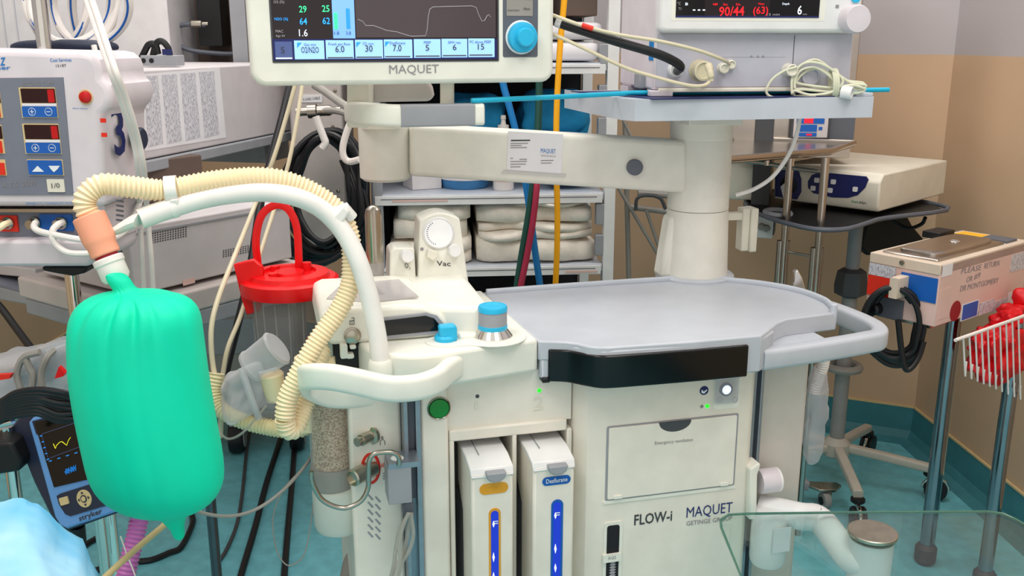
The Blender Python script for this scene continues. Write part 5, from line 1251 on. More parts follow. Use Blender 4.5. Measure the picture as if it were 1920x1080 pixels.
# ---- equipment boom with the big grey generator box
GB = FR(W(212, 300, 2.06), ex=(0.225, 0.974, 0))
gx1 = GB.L(552, 245)[0]
gz1 = GB.L(215, 134)[1]; gz0 = GB.L(285, 297)[1]
boom = thing('equipment_boom', 'beige boom column with shelf carrying the grey generator', 'boom', W(600, 500, 2.86))
BC = FR(W(600, 300, 2.80), 2)
bx0, bx1, _, _ = BC.rect(545, 200, 645, 300)
colm = MB().box(BC, bx0, bx1, 0, 0.22, BC.L(600, 480)[1], 1.4).build('column', 'beige_box', boom, bevel=0.006)
MB().ppanel(BC, 565, 178, 604, 192, -0.003, 0.001, 0.001).build('name_strip', 'paper', boom)
txt('5-LEAD CABLE', BC, 568, 189, 600, 186, 5, 'dark_text', boom, at=-0.003)
for a, b in ((624, 238), (634, 358), (628, 170), (632, 440)):
    u, v = BC.L(a, b); MB().lathe(BC.w(u, 0, v), -BC.ey, [(0.006, 0), (0.005, 0.002), (0, 0.003)], 10).build('screw', 'nickel', boom)
MB().box(GB, -0.02, gx1 + 0.02, -0.01, 0.42, gz0 - 0.028, gz0 - 0.002).build('shelf', 'mid_grey', boom, bevel=0.003)
MB().box(GB, gx1 - 0.1, gx1 + 0.06, 0.05, 0.3, gz0 - 0.09, gz0 - 0.028).build('bracket', 'mid_grey', boom)
gbx = thing('generator_box', 'big light grey generator with printed instruction sheet on side', 'device', GB.w(gx1 / 2, 0.2, gz0))
gb_ = MB().box(GB, 0, gx1, 0, 0.40, gz0, gz1).build('case', 'grey_box', gbx, bevel=0.004)
pps = MB().ppoly(GB, [(225, 143), (412, 128), (424, 258), (262, 285)], -0.001, 0.001).build('instruction_sheet', 'paper', gbx, smooth=False)
for k in range(5):
    a = 233 + k * 35
    b0 = 146 - (a - 233) * 0.075; b1 = 282 - (a - 233) * 0.17
    MB().ppoly(GB, [(a, b0), (a + 28, b0 - 2), (a + 38, b1 - 7), (a + 11, b1)], -0.0016, 0.0).build('print_column', 'printed_sheet', pps, smooth=False)
# connector block and cable on the generator
cbx = FR(GB.w(0.30, 0.12, gz1), 0)
cb = thing('connector_block', 'small grey connector block with black leads on generator box', 'connector', cbx.o)
CBF = FR(W(295, 110, 2.42))
cbz = GB.o.z + gz1
blk = MB().ppanel(CBF, 262, 92, 330, 112, 0, 0.06, 0.002); 
dzz = cbz + 0.003 - min(p.z for p in blk.v)
blk.v = [p + V((0, 0, dzz)) for p in blk.v]
blk.build('block', 'mid_grey', cb, bevel=0.002)
for a in (268, 283):
    u, v = CBF.L(a, 102); MB().lathe(CBF.w(u, 0.0, v + dzz), -CBF.ey, [(0.006, 0), (0.006, 0.001), (0, 0.0012)], 12).build('hole', 'black', cb)
MB().ppanel(CBF, 304, 92, 322, 103, -0.001, 0.001, 0.001).build('label', 'navy', cb)
for k, pts in enumerate(([(262, 102), (270, 85), (278, 72), (290, 72), (296, 90)], [(285, 95), (292, 70), (303, 66), (314, 78), (318, 95)])):
    MB().tube([p + V((0, 0, dzz)) for p in cr([W(a, b, 2.44) for a, b in pts], 6)], 0.008, 8).build('lead', 'black', cb)
# ---- wall cabinet top left, open compartment
wc = thing('wall_cabinet', 'tall white wall cabinet with open dark compartment at right', 'cabinet', W(200, 130, 3.1))
WC = FR(W(200, 50, 2.95), 3)
wx0, wx1, wz0, wz1 = WC.rect(-90, -160, 311, 130)
MB().box(WC, wx0, wx1, 0, 0.35, wz0 - 0.08, wz1).build('door', 'pale_wall_unit', wc, bevel=0.004)
for a in (10, 33):
    u = WC.L(a, 50)[0]; MB().box(WC, u - 0.001, u + 0.001, -0.002, 0.01, wz0, wz1).build('panel_joint', 'panel_lilac', wc)
u0 = wx1; u1 = WC.L(452, 50)[0]
MB().box(WC, u0, u1, 0.30, 0.35, wz0 - 0.08, wz1).build('back_panel', 'wood_dark', wc)
MB().box(WC, u1 - 0.03, u1 + 0.015, 0, 0.35, wz0 - 0.08, wz1).build('side_panel', 'mid_grey', wc)
MB().box(WC, u0, u1, 0, 0.35, wz0 - 0.10, wz0 - 0.08).build('bottom_panel', 'mid_grey', wc)
mon = MB().ppanel(WC, 368, -60, 412, 86, 0.18, 0.30, 0.004).build('rear_unit', 'black', wc)
MB().tube(cr([WC.P(a, b, 0.12) for a, b in [(385, 47), (350, 46), (328, 52), (322, 66), (332, 82), (360, 95), (420, 101), (450, 100)]], 6), 0.007, 8).build('inner_cable', 'slate', wc)
u, v = WC.L(372, 45, 0.12)
MB().lathe(WC.w(u, 0.12, v), WC.ex, [(0.006, -0.025), (0.012, -0.02), (0.012, 0.01), (0.007, 0.012), (0.007, 0.03)], 12).build('inner_plug', 'nickel', wc)
# ---- lower vented device on the equipment cart
LBF = FR(W(252, 560, 1.90), 55)
lx1 = LBF.L(548, 480)[0]
lz0 = LBF.L(375, 532)[1]; lz1 = LBF.L(395, 401)[1]
vb = thing('vented_device', 'light grey device with dotted vent holes on cart shelf', 'device', LBF.w(lx1 / 2, 0.2, lz0))
vc = MB().box(LBF, 0.0, lx1, 0, 0.34, lz0 + 0.008, lz1).build('case', 'grey_box', vb, bevel=0.004)
MB().box(LBF, 0.0, lx1, -0.003, 0.34, lz1 - 0.016, lz1 - 0.012).build('case_seam', 'mid_grey', vc)
for fx_, fy_ in ((0.03, 0.03), (lx1 - 0.05, 0.03), (0.03, 0.30), (lx1 - 0.05, 0.30)):
    MB().box(LBF, fx_, fx_ + 0.03, fy_, fy_ + 0.03, lz0, lz0 + 0.009).build('foot', 'black', vb)
hol = MB()
for r_ in range(5):
    for c_ in range(14):
        u, v = LBF.L(286 + c_ * 4.8, 438 + r_ * 4.2 - c_ * 0.93)
        hol.box(LBF, u - 0.0016, u + 0.0016, -0.0008, 0.001, v - 0.0013, v + 0.0013)
for r_ in range(4):
    for c_ in range(11):
        u, v = LBF.L(419 + c_ * 4.6, 470 + r_ * 3.8 - c_ * 0.9)
        hol.box(LBF, u - 0.0016, u + 0.0016, -0.0008, 0.001, v - 0.0012, v + 0.0012)
ho = hol.build('vent_holes', 'dark_grey', vc, smooth=False); ho['kind'] = 'stuff'
MB().ppoly(LBF, [(343, 526), (365, 520), (366, 530), (344, 536)], -0.001, 0.001).build('warning_sticker', 'pink_box', vc, smooth=False)
MB().box(LBF, -0.03, lx1 + 0.02, -0.03, 0.40, lz0 - 0.05, lz0 - 0.001).build('lower_shelf', 'beige_box', boom, bevel=0.006)
MB().box(LBF, lx1 - 0.10, lx1 - 0.04, 0.36, 0.44, lz0 - 0.05, gz0 + GB.o.z - LBF.o.z - 0.03).build('shelf_post', 'mid_grey', boom)
MB().box(LBF, -0.028, lx1 + 0.018, -0.028, 0.38, lz0 - 0.085, lz0 - 0.05).build('shelf_tray', 'mid_grey', boom, bevel=0.003)
# long grey rail shelf at far left behind the pole
rsf = thing('rail_shelf', 'long grey wall rail shelf holding a small white box at left edge', 'shelf', W(40, 580, 2.3))
RF = FR(W(60, 555, 2.2), -36)
MB().ppoly(RF, [(-80, 516), (128, 572), (128, 586), (-80, 548)], 0, 0.10).build('rail', 'mid_grey', rsf, bevel=0.004)
MB().ppoly(RF, [(-80, 512), (128, 568), (128, 572), (-80, 516)], 0.0, 0.3).build('top', 'tourn_panel', rsf)
sbx = FR(W(30, 500, 2.3), -36)
tag(MB().ppoly(sbx, [(-60, 490), (64, 504), (66, 522), (-60, 510)], 0, 0.12).build('small_case', 'grey_box', bevel=0.003), 'small grey case lying on wall rail shelf', 'box')
# ---- supply cabinet on casters behind
scb = thing('supply_cabinet', 'low grey drawer cabinet on casters behind hanging cables', 'cabinet', Z(440, 850, 0.0))
SF_ = FR(Z(445, 847, 0.0), 8)
a0_, a1_, _, c1_ = SF_.rect(330, 575, 560, 700)
cbd = MB().box(SF_, a0_, a1_, 0, 0.4, 0.14, c1_).build('body', 'cable_grey', scb, bevel=0.005)
for a in (0.30, 0.52, 0.70):
    MB().box(SF_, a0_ + 0.012, a1_ - 0.012, -0.006, 0.01, a - 0.14, a - 0.01).build('drawer', 'mid_grey', scb, bevel=0.003)
for q in (447, 560):
    u = SF_.L(q, 838)[0]
    wh = MB().lathe(SF_.w(u - 0.03, 0.0, 0.06), SF_.ex, [(0.02, 0), (0.057, 0.003), (0.06, 0.012), (0.06, 0.04), (0.057, 0.05), (0.02, 0.055)], 24).build('caster', 'rubber', scb)
    MB().lathe(SF_.w(u + 0.024, 0.0, 0.06), SF_.ex, [(0.04, 0), (0.04, 0.004), (0.01, 0.006)], 20).build('hub_cap', 'caster_grey', wh)
    MB().box(SF_, u - 0.022, u + 0.022, -0.03, 0.05, 0.10, 0.145).build('fork', 'mid_grey', wh)

# ---- suction canister
SC_ = W(545, 560, 1.80)
sct = thing('suction_canister', 'clear suction canister with round red lid and red strap', 'canister', V((SC_.x, SC_.y, 0)))
cz = W(545, 525, 1.80).z; s0 = V((SC_.x, SC_.y, 0))
MB().lathe(s0, (0, 0, 1), [(0.062, cz - 0.20), (0.068, cz - 0.19), (0.076, cz - 0.012), (0.078, cz - 0.01)], 32).build('jar', 'clear_body', sct)
lidm = MB().lathe(s0, (0, 0, 1), [(0.092, cz - 0.022), (0.094, cz - 0.012), (0.094, cz + 0.004), (0.088, cz + 0.008), (0.078, cz + 0.008), (0.075, cz + 0.016), (0.052, cz + 0.018), (0.05, cz + 0.012), (0.03, cz + 0.012), (0.028, cz + 0.018), (0, cz + 0.018)], 40).build('lid', 'red_plastic', sct)
for a, h in ((0.9, 0.016), (2.4, 0.010), (4.2, 0.010)):
    MB().lathe(s0 + V((0.045 * math.cos(a), 0.04 * math.sin(a), cz + 0.012)), (0, 0, 1), [(0.009, 0), (0.009, h), (0.007, h)], 12).build('port', 'red_plastic', lidm)
for k in range(10):
    a = -PI + k * PI / 9
    p = s0 + V((0.0745 * math.cos(a), 0.0745 * math.sin(a), 0)); q = s0 + V((0.069 * math.cos(a), 0.069 * math.sin(a), 0))
    MB().tube([p + V((0, 0, cz - 0.02)), q + V((0, 0, cz - 0.185))], 0.0016, 5).build('rib', 'clear_cover', sct)
stp = [W(484, 500, 1.84), W(480, 450, 1.84), W(490, 405, 1.84), W(515, 385, 1.84), W(540, 392, 1.84), W(556, 425, 1.84), W(560, 480, 1.84), W(560, 505, 1.84)]
MB().sweep(cr(stp, 5), rr2(-0.0075, -0.003, 0.0075, 0.003, 0.002, 2), up=(0, 1, 0)).build('strap', 'red_plastic', sct)
MB().prism([W(a, b, 1.76) for a, b in [(437, 496), (475, 486), (492, 500), (496, 560), (486, 585), (462, 592), (452, 560)]], (0, 0.012, 0)).build('bag_tab', 'red_plastic', sct, bevel=0.003)
MB().tube([s0 + V((0, 0.06, cz - 0.05)), LBF.w(lx1 - 0.10, 0.0, lz0 - 0.03)], 0.011, 12).build('bracket_arm', 'nickel', sct)

# ---- cables hanging in front of the boom
bk_ = thing('black_cable_bundle', 'thick bundle of black cables hung in a loop on boom column', 'cable', W(610, 470, 2.66))
for k in range(9):
    cx_, rx, ry = 608 + 5 * math.sin(k * 2.1), 48 + 4.5 * k, 98 + 3.5 * k
    cy_2 = 356 + 2 * k
    MB().tube(cr([W(cx_ + rx * math.cos(i * PI / 8 + 0.02 * k) * (1.12 if math.sin(i * PI / 8) > 0 else 0.96), cy_2 + ry * math.sin(i * PI / 8) + random.uniform(-4, 4), 2.60 + 0.02 * (k % 4) + 0.015 * math.sin(i + k)) for i in range(16)], 3, closed=True), 0.0085, 8, closed=True).build('loop', 'rubber', bk_)
for k in range(5):
    MB().tube(pth([(640 + 6 * k, 300, 2.62), (662 + 5 * k, 360, 2.60), (660 + 8 * k, 420, 2.60), (655 + 8 * k, 470, 2.62)]), 0.007, 8).build('strand', 'rubber', bk_)
tag(MB().tube(cr([W(a, b, 2.58) for a, b in [(592, 218), (598, 235), (607, 258), (610, 268), (604, 278)]], 6), 0.010, 10).build('wall_hook', 'cable_white'), 'white hook on boom column holding the black cable bundle', 'hook')
fit = thing('gas_fitting', 'grey metal gas fitting with pale green hose on boom column', 'fitting', W(585, 210, 2.62))
MB().lathe(W(556, 210, 2.64), (1, 0, 0.05), [(0.012, 0), (0.012, 0.03), (0.020, 0.032), (0.020, 0.055), (0.015, 0.058), (0.015, 0.09), (0.009, 0.10), (0.009, 0.12)], 14).build('coupling', 'nickel', fit)
MB().tube(pth([(610, 207, 2.63), (630, 208, 2.62), (650, 213, 2.60), (670, 222, 2.56)]), 0.009, 10).build('hose', 'cable_grey', fit)
tag(MB().tube(pth([(590, 160, 2.55), (610, 172, 2.50), (635, 190, 2.42), (668, 212, 2.30)]), 0.010, 10).build('grey_hose', 'cable_grey'), 'grey green hose slanting to the arm knuckle behind screen', 'hose')
tube_w('white_loop_tube', 'white tube bent in a J beside the arm knuckle', [(660, 225, 2.1), (651, 245, 2.1), (643, 275, 2.1), (645, 295, 2.1), (656, 303, 2.1), (675, 299, 2.08)], 0.0075, 'cable_white')
cable('black_suction_hose', 'black hose descending diagonally from behind the screen to the floor', [(545, 150, 2.2), (530, 215, 2.15), (505, 310, 2.1), (487, 390, 2.05), (468, 510, 1.98), (445, 610, 1.93), (423, 700, 1.88), (418, 760, 1.86)], 0.0085, 'rubber', 10, 'hose')
cable('beige_lead', 'beige lead looping down just right of green bag', [(556, 150, 2.1), (538, 215, 2.08), (512, 300, 2.04), (478, 385, 2.0), (440, 480, 1.8), (409, 560, 1.7), (396, 620, 1.66), (400, 690, 1.64), (414, 745, 1.62), (413, 820, 1.62)], 0.0048, 'cable_beige', 10)
cable('beige_lead', 'beige lead crossing in front of the black suction hose', [(568, 150, 2.1), (556, 230, 2.06), (540, 310, 2.02), (515, 390, 1.98), (480, 500, 1.85), (452, 590, 1.75), (428, 650, 1.70), (418, 700, 1.68), (412, 745, 1.66)], 0.0045, 'cable_beige', 10)

# ---- clear mask, filter and lower corrugated hose
mk_ = thing('face_mask_set', 'clear plastic mask and filter in wrapping beside the cream hose', 'mask', W(490, 800, 1.6))
ma = W(470, 690, 1.60); mb2 = W(530, 645, 1.60); axm = (mb2 - ma).normalized()
MB().lathe(ma, axm, [(0.010, -0.005), (0.030, 0.0), (0.032, 0.006), (0.030, 0.012), (0.032, 0.055), (0.034, 0.06), (0.030, 0.064)], 24).build('filter_housing', 'bag_film', mk_)
MB().soft(FR(W(455, 735, 1.60), ex=(0.8, 0, 0.5)), (0, 0, 0), 0.045, 0.035, 0.045, e=0.8, amp=0.02, fq=22, nu=36, nv=24, seed=3).build('mask_shell', 'bag_film', mk_)
MB().soft(FR(W(500, 740, 1.62), ex=(0.9, 0, -0.3)), (0, 0, 0), 0.040, 0.03, 0.040, e=0.7, amp=0.02, fq=26, nu=36, nv=24, seed=9).build('wrapper', 'clear_film', mk_)
MB().tube(pth([(452, 690, 1.57), (462, 720, 1.565), (474, 755, 1.565), (486, 785, 1.57)]), 0.006, 8).build('wrapper_fold', 'bag_film', mk_)
MB().tube([W(486, 700, 1.57), W(520, 690, 1.575)], 0.0025, 6).build('wrapper_fold', 'bag_film', mk_)
MB().lathe(W(508, 700, 1.60), (W(520, 760, 1.60) - W(508, 700, 1.60)), [(0.02, 0), (0.022, 0.003), (0.017, 0.05)], 20).build('adapter', 'peach_light' if 'peach_light' in M else 'hose_cream', mk_)
lh_ = thing('patient_hose', 'cream corrugated patient hose passing under bag hose loop', 'hose', W(500, 815, 1.55))
MB().corr(pth([(405, 700, 1.63), (400, 735, 1.62), (412, 765, 1.61), (445, 785, 1.60), (490, 798, 1.59), (540, 806, 1.58), (575, 800, 1.58), (590, 770, 1.59), (600, 735, 1.60)], 8), 0.0155, 0.0066, 0.0028, 16, 4).build('corrugated_tube', 'hose_clear', lh_)
MB().lathe(W(583, 800, 1.585), (0, 0, 1), [(0.030, 0), (0.031, 0.004), (0.031, 0.05), (0.026, 0.075), (0.022, 0.13)], 24).build('cuff', 'hose_cream', lh_)
tube_w('sampling_line', 'thin clear sampling line drooping under the patient hose', [(404, 800, 1.6), (425, 822, 1.58), (450, 815, 1.57), (475, 790, 1.57), (500, 760, 1.58)], 0.0022, 'tube_clear')
tube_w('sampling_line', 'thin pale sampling line sagging between green bag and absorber', [(352, 948, 1.40), (380, 962, 1.42), (430, 968, 1.45), (480, 955, 1.48), (530, 920, 1.52), (575, 870, 1.58), (590, 840, 1.62)], 0.0030, 'cable_grey')
tube_w('sampling_line', 'very thin clear line hanging in a long loop left of absorber cup', [(560, 885, 1.56), (530, 920, 1.55), (512, 970, 1.55), (516, 1020, 1.55), (528, 1050, 1.55), (545, 1060, 1.55), (570, 1040, 1.55), (583, 980, 1.56), (588, 930, 1.57)], 0.0012, 'cable_grey', n=6)

# small things on the lower boom shelf seen under the generator
tag(MB().lathe(LBF.w(0.10, 0.14, lz1 + 0.0005), (0, 0, 1), [(0.024, 0), (0.028, 0.006), (0.028, 0.05), (0.020, 0.066), (0.008, 0.07)], 20).build('foot_pedal_cap', 'dark_void'), 'black rounded cap standing on the vented device', 'cap')
tag(MB().box(LBF, 0.01, 0.07, 0.22, 0.30, lz1 + 0.0005, lz1 + 0.085).build('small_carton', 'warm_white', bevel=0.002), 'small pale carton standing on the vented device', 'carton')
tag(MB().box(LBF, 0.16, 0.36, 0.22, 0.32, lz1 + 0.0005, lz1 + 0.10).build('dark_case', 'wood_dark', bevel=0.004), 'dark brown case standing at back of the vented device', 'case')

# ================================================================== lower left: recorder, cables, drape
R_ = V((1, 0, 0)); U_ = V((0, math.sin(TH), math.cos(TH)))
yaw = math.radians(18)
rl_ = math.radians(17)
exs = (R_ * math.cos(rl_) + U_ * math.sin(rl_)); ezs = (U_ * math.cos(rl_) - R_ * math.sin(rl_))
nn = exs.cross(ezs)
exs = (exs * math.cos(yaw) - nn * math.sin(yaw) * -1).normalized()
SK = FR(W(140, 870, 1.47), ex=exs, ez=ezs)
sk = thing('pain_pump_monitor', 'small blue handheld monitor with arrow pad clamped to a pole', 'monitor', W(150, 985, 1.49))
ol = [(52, 792), (60, 783), (200, 745), (212, 752), (222, 800), (262, 920), (258, 940), (240, 952), (125, 992), (112, 986), (102, 970)]
MB().ppoly(SK, [(20, 800), (40, 772), (205, 738), (222, 752), (265, 930), (255, 950), (120, 998), (104, 990), (62, 905)], 0.010, 0.045).build('back_shell', 'stryker_dark', sk, bevel=0.006)
fr_ = MB().ppoly(SK, ol, 0.0, 0.012).build('front_frame', 'stryker_blue', sk, bevel=0.004)
MB().ppoly(SK, [(60, 790), (205, 750), (218, 775), (68, 815)], -0.001, 0.004).build('top_band', 'stryker_dark', sk, smooth=False)
so_ = MB().ppoly(SK, [(64, 792), (206, 762), (245, 880), (101, 914)], -0.002, 0.004).build('screen', 'black_gloss', sk, smooth=False)
kp_ = MB().ppoly(SK, [(106, 930), (112, 926), (226, 890), (232, 900), (212, 944), (132, 968), (122, 964), (110, 945)], -0.002, 0.004).build('keypad', 'stryker_dark', sk, smooth=False)
u, v = SK.L(160, 934)
MB().lathe(SK.w(u, -0.001, v), -SK.ey, [(0.0150, 0), (0.0150, 0.002), (0.0145, 0.0026), (0, 0.0028)], 32).build('arrow_pad', 'trim_cream', kp_)
MB().lathe(SK.w(u, -0.0034, v), -SK.ey, [(0.0065, 0), (0.0065, 0.0008), (0.0045, 0.001)], 24).build('pad_ring', 'stryker_dark', kp_)
MB().lathe(SK.w(u, -0.0040, v), -SK.ey, [(0.0045, 0), (0.0042, 0.001), (0, 0.0012)], 20).build('select_button', 'trim_cream', kp_)
for k in range(4):
    a = k * PI / 2
    MB().prism([SK.w(u + r_ * math.cos(a + o_), -0.0042, v + r_ * math.sin(a + o_)) for r_, o_ in ((0.0125, 0), (0.0092, 0.32), (0.0092, -0.32))], SK.ey * 0.0006).build('arrow', 'stryker_dark', kp_, smooth=False)
MB().ppanel(SK, 111, 932, 128, 947, -0.004, 0, 0.002).build('power_key', 'trim_cream', kp_)
txt('stryker', SK, 149, 977, 192, 962, 9, 'dark_text', fr_, bold=0.02)
txt('SNAP II', SK, 58, 770, 76, 765, 4, 'white_text', fr_, at=-0.002)
def sl_(pts, r, m): MB().tube([SK.P(a, b, -0.0026) for a, b in pts], r, 4).build('screen_trace', m, so_)
sl_([(100, 832), (104, 841), (106, 835), (112, 829), (116, 828), (120, 831), (125, 835), (128, 826), (132, 820)], 0.0006, 'scr_yellow')
sl_([(78, 814), (155, 788)], 0.0003, 'scr_midblue'); sl_([(78, 814), (90, 860)], 0.0003, 'scr_midblue'); sl_([(90, 860), (165, 832)], 0.0003, 'scr_midblue')
for i in range(12):
    h = 3 + 7 * abs(math.sin(i * 1.9)); x_ = 122 + i * 1.8; y_ = 885 - i * 0.7
    sl_([(x_ - 0.2 * h * .2, y_ - h * 0.6), (x_ + 0.2 * h * .2, y_ + h * 0.6)], 0.0004, 'scr_bar')
for i in range(5): sl_([(75 + i * 3.2, 818 + i * 11), (79 + i * 3.2, 817 + i * 11)], 0.0007, 'scr_bar')
for i in range(5): sl_([(92 + i * 16, 865 - i * 5), (97 + i * 16, 863.5 - i * 5)], 0.0007, 'scr_bar')
txt('Case 00:00:00', SK, 97, 790, 128, 781, 3, 'scr_bar', so_, at=-0.002)
MB().tube([W(143, 985, 1.485), W(146, 1015, 1.49)], 0.014, 12).build('cable_plug', 'black', sk)
MB().tube(pth([(146, 1012, 1.49), (152, 1030, 1.49), (150, 1060, 1.50), (140, 1100, 1.51)]), 0.005, 8).build('plug_cable', 'black', sk)
skp = thing('recorder_pole', 'slim chrome pole holding the small blue monitor', 'pole', W(225, 1080, 1.56))
p_ = W(206, 960, 1.57)
MB().tube([V((p_.x, p_.y, W(206, 880, 1.57).z)), V((p_.x, p_.y, 0.03))], 0.0095, 14).build('pole', 'chrome', skp)
MB().lathe(V((p_.x, p_.y, 0)), (0, 0, 1), [(0.05, 0), (0.05, 0.012), (0.02, 0.03), (0.01, 0.04)], 24).build('base', 'dark_grey', skp)
p2_ = W(28, 920, 1.52)
ep = thing('side_pole', 'chrome pole with black clamp at left picture edge', 'pole', V((p2_.x, p2_.y, 0)))
MB().tube([V((p2_.x, p2_.y, W(20, 800, 1.52).z)), V((p2_.x, p2_.y, 0.0))], 0.011, 14).build('pole', 'chrome', ep)
MB().prism([W(a, b, 1.48) for a, b in [(-60, 835), (20, 830), (42, 868), (35, 885), (-60, 900)]], (0, 0.08, 0)).build('clamp', 'black', ep, bevel=0.006)
MB().tube([W(-30, 802, 1.43), W(24, 789, 1.43)], 0.0065, 12).build('clamp_screw', 'chrome', ep)
bc_ = thing('black_lead_coil', 'pile of black leads draped over the small blue monitor', 'cable', W(80, 790, 1.42))
for k in range(9):
    y0 = 728 + k * 5.5
    MB().tube(pth([(-40, y0 + 40 + 3 * k, 1.44), (0, y0 + 25 - k, 1.42), (30, y0 + 8, 1.415), (70, y0 + 2 + 2 * math.sin(k), 1.41), (110, y0 + 6 + 1.5 * k, 1.41 + 0.003 * (k % 3)), (150, y0 + 16 + 3 * math.sin(k * 2), 1.42), (200, y0 + 30, 1.435)]), 0.0046, 8).build('lead', 'rubber', bc_)
# wrapped tubing pack behind
wp = thing('tubing_pack', 'clear plastic pack of tubing with red label behind black leads', 'package', W(70, 740, 1.62))
MB().soft(FR(W(50, 705, 1.66), ex=(0.95, 0.1, 0.25)), (0, 0, 0), 0.11, 0.05, 0.05, e=0.6, amp=0.03, fq=18, nu=40, nv=24, seed=12).build('wrapper', 'bag_film', wp)
for pts in ([(40, 735, 1.60), (32, 700, 1.60), (45, 670, 1.60), (75, 660, 1.60)], [(80, 735, 1.60), (78, 700, 1.60), (88, 670, 1.60), (102, 656, 1.62)], [(60, 735, 1.60), (62, 705, 1.60), (55, 690, 1.60), (48, 672, 1.60)]):
    MB().tube(pth(pts), 0.0062, 8).build('tube', 'cable_grey', wp)
MB().prism([W(a, b, 1.585) for a, b in [(-20, 704), (20, 702), (18, 710), (-20, 716)]], (0, 0.01, 0)).build('label', 'red_print', wp)
MB().prism([W(a, b, 1.59) for a, b in [(102, 710), (110, 688), (122, 700), (118, 706)]], (0, 0.01, 0)).build('label', 'red_plastic', wp)
tag(MB().tube(pth([(-10, 565, 2.0), (4, 580, 1.98), (30, 615, 1.95), (60, 655, 1.9), (75, 670, 1.88)]), 0.008, 8).build('wall_cable', 'rubber'), 'black cable slanting down below the rail shelf', 'cable')
# blue drape
def lerpt(x):
    K = [(-140, 965), (0, 945), (40, 937), (70, 945), (90, 962), (105, 990), (125, 1003), (150, 1012), (168, 1045), (190, 1090)]
    for (a, b), (c_, d_) in zip(K, K[1:]):
        if x <= c_: return b + (d_ - b) * (x - a) / (c_ - a)
    return K[-1][1]
dm = MB(); rows_ = []
for i in range(25):
    t = i / 24; ring = []
    for j in range(33):
        s = j / 32
        px_ = -140 + 322 * s
        top = lerpt(px_)
        py_ = top + (1200 - top) * t
        y = 1.08 - 0.22 * math.sin(t * PI * 0.5) + 0.05 * (px_ / 200.0) ** 2
        p = W(px_, py_, y)
        p += V((0, 1, 0)) * 0.012 * (noise.noise(V((px_ * 0.022, py_ * 0.012, 3))) + 0.5 * noise.noise(V((px_ * 0.05, py_ * 0.04, 9))))
        ring.append(p)
    rows_.append(ring)
vs = [p for r in rows_ for p in r]; fs = []
for i in range(24):
    for j in range(32): fs.append((i * 33 + j, i * 33 + j + 1, (i + 1) * 33 + j + 1, (i + 1) * 33 + j))
back = []
b0i = len(vs)
for j in range(33):
    q = rows_[0][j]; back.append(q + V((0, 0.02, -0.2)))
vs += back
for j in range(32): fs.append((b0i + j, b0i + j + 1, j + 1, j))
dr_o = dm.add(vs, fs).build('surgical_drape', 'sheet_blue', ang=70, recalc=False)
tag(dr_o, 'light blue disposable drape rumpled over foreground at lower left', 'drape')
sol = dr_o.modifiers.new('solid', 'SOLIDIFY'); sol.thickness = 0.003
# pink corrugated hose, tan tube
phz = tag(MB().corr(pth([(285, 880, 1.50), (268, 940, 1.48), (255, 1000, 1.46), (240, 1060, 1.44), (225, 1130, 1.42)], 8), 0.0165, 0.0075, 0.003, 14, 4).build('pink_hose', 'pink_hose'), 'pink translucent corrugated hose hanging below the green bag', 'hose')
tag(MB().tube(pth([(330, 965, 1.45), (306, 986, 1.42), (260, 1025, 1.36), (205, 1075, 1.28), (170, 1110, 1.22)]), 0.0050, 10).build('tan_tube', 'trim_cream'), 'tan tube slanting from the bag tail to lower left', 'tube')
tag(MB().tube(pth([(226, 1005, 1.40), (238, 1040, 1.39), (252, 1075, 1.38), (262, 1110, 1.37)]), 0.0012, 6).build('thin_line', 'cable_white'), 'very thin white line hanging in front of the pink hose', 'line')
# things on the floor
def floorpath(pts, r): return cr([Z(a, b, r) for a, b in pts], 8)
for lb, pts, r in (('leftmost straight black cable on teal floor running toward the camera', [(540, 770), (524, 830), (500, 905), (478, 990), (452, 1078), (430, 1160)], 0.010),
                   ('right straight black cable on teal floor beside absorber canister', [(560, 770), (553, 830), (548, 900), (540, 990), (533, 1078), (526, 1160)], 0.010)):
    tag(MB().tube(floorpath(pts, r), r, 10).build('floor_cable', 'rubber'), lb, 'cable', 'black cables on the floor')
tag(MB().tube(floorpath([(470, 790), (462, 850), (455, 920), (445, 980), (425, 1030), (405, 1060)], 0.006), 0.006, 8).build('floor_cable', 'dark_grey'), 'thin grey cable curving across the floor below caster', 'cable', 'black cables on the floor')
tag(MB().tube(floorpath([(358, 930), (359, 960), (362, 978), (354, 1000), (345, 1018), (335, 1030), (318, 1036), (300, 1044), (282, 1050), (266, 1052), (240, 1054), (205, 1062), (170, 1072)], 0.009), 0.009, 8).build('floor_cable', 'rubber'), 'wavy black cable on the floor under bag tail', 'cable', 'black cables on the floor')
tag(MB().tube(floorpath([(200, 1002), (180, 1010), (160, 1022), (140, 1040)], 0.009), 0.009, 8).build('floor_cable', 'rubber'), 'short black cable on the floor behind blue monitor', 'cable', 'black cables on the floor')
pp = W(400, 1000, 1.75)
fpz = thing('drip_stand_pole', 'dark chrome stand pole rising from floor behind the green bag', 'pole', V((pp.x, pp.y, 0)))
MB().tube([V((pp.x, pp.y, 0.95)), V((pp.x, pp.y, 0.03))], 0.0105, 14).build('pole', 'dark_chrome', fpz)
MB().lathe(V((pp.x, pp.y, 0)), (0, 0, 1), [(0.05, 0), (0.05, 0.012), (0.02, 0.03), (0.011, 0.04)], 24).build('base', 'dark_grey', fpz)
tag(MB().tube(pth([(655, 985, 1.62), (665, 1010, 1.62), (672, 1040, 1.63)]), 0.006, 8).build('drain_line', 'tube_clear'), 'clear drain line below the absorber cup', 'tube')
tag(MB().tube(pth([(690, 1020, 1.75), (668, 1035, 1.72), (655, 1060, 1.70), (648, 1100, 1.68)]), 0.014, 12).build('grey_hose', 'cable_grey'), 'grey hose bending behind lower left corner of workstation', 'hose')

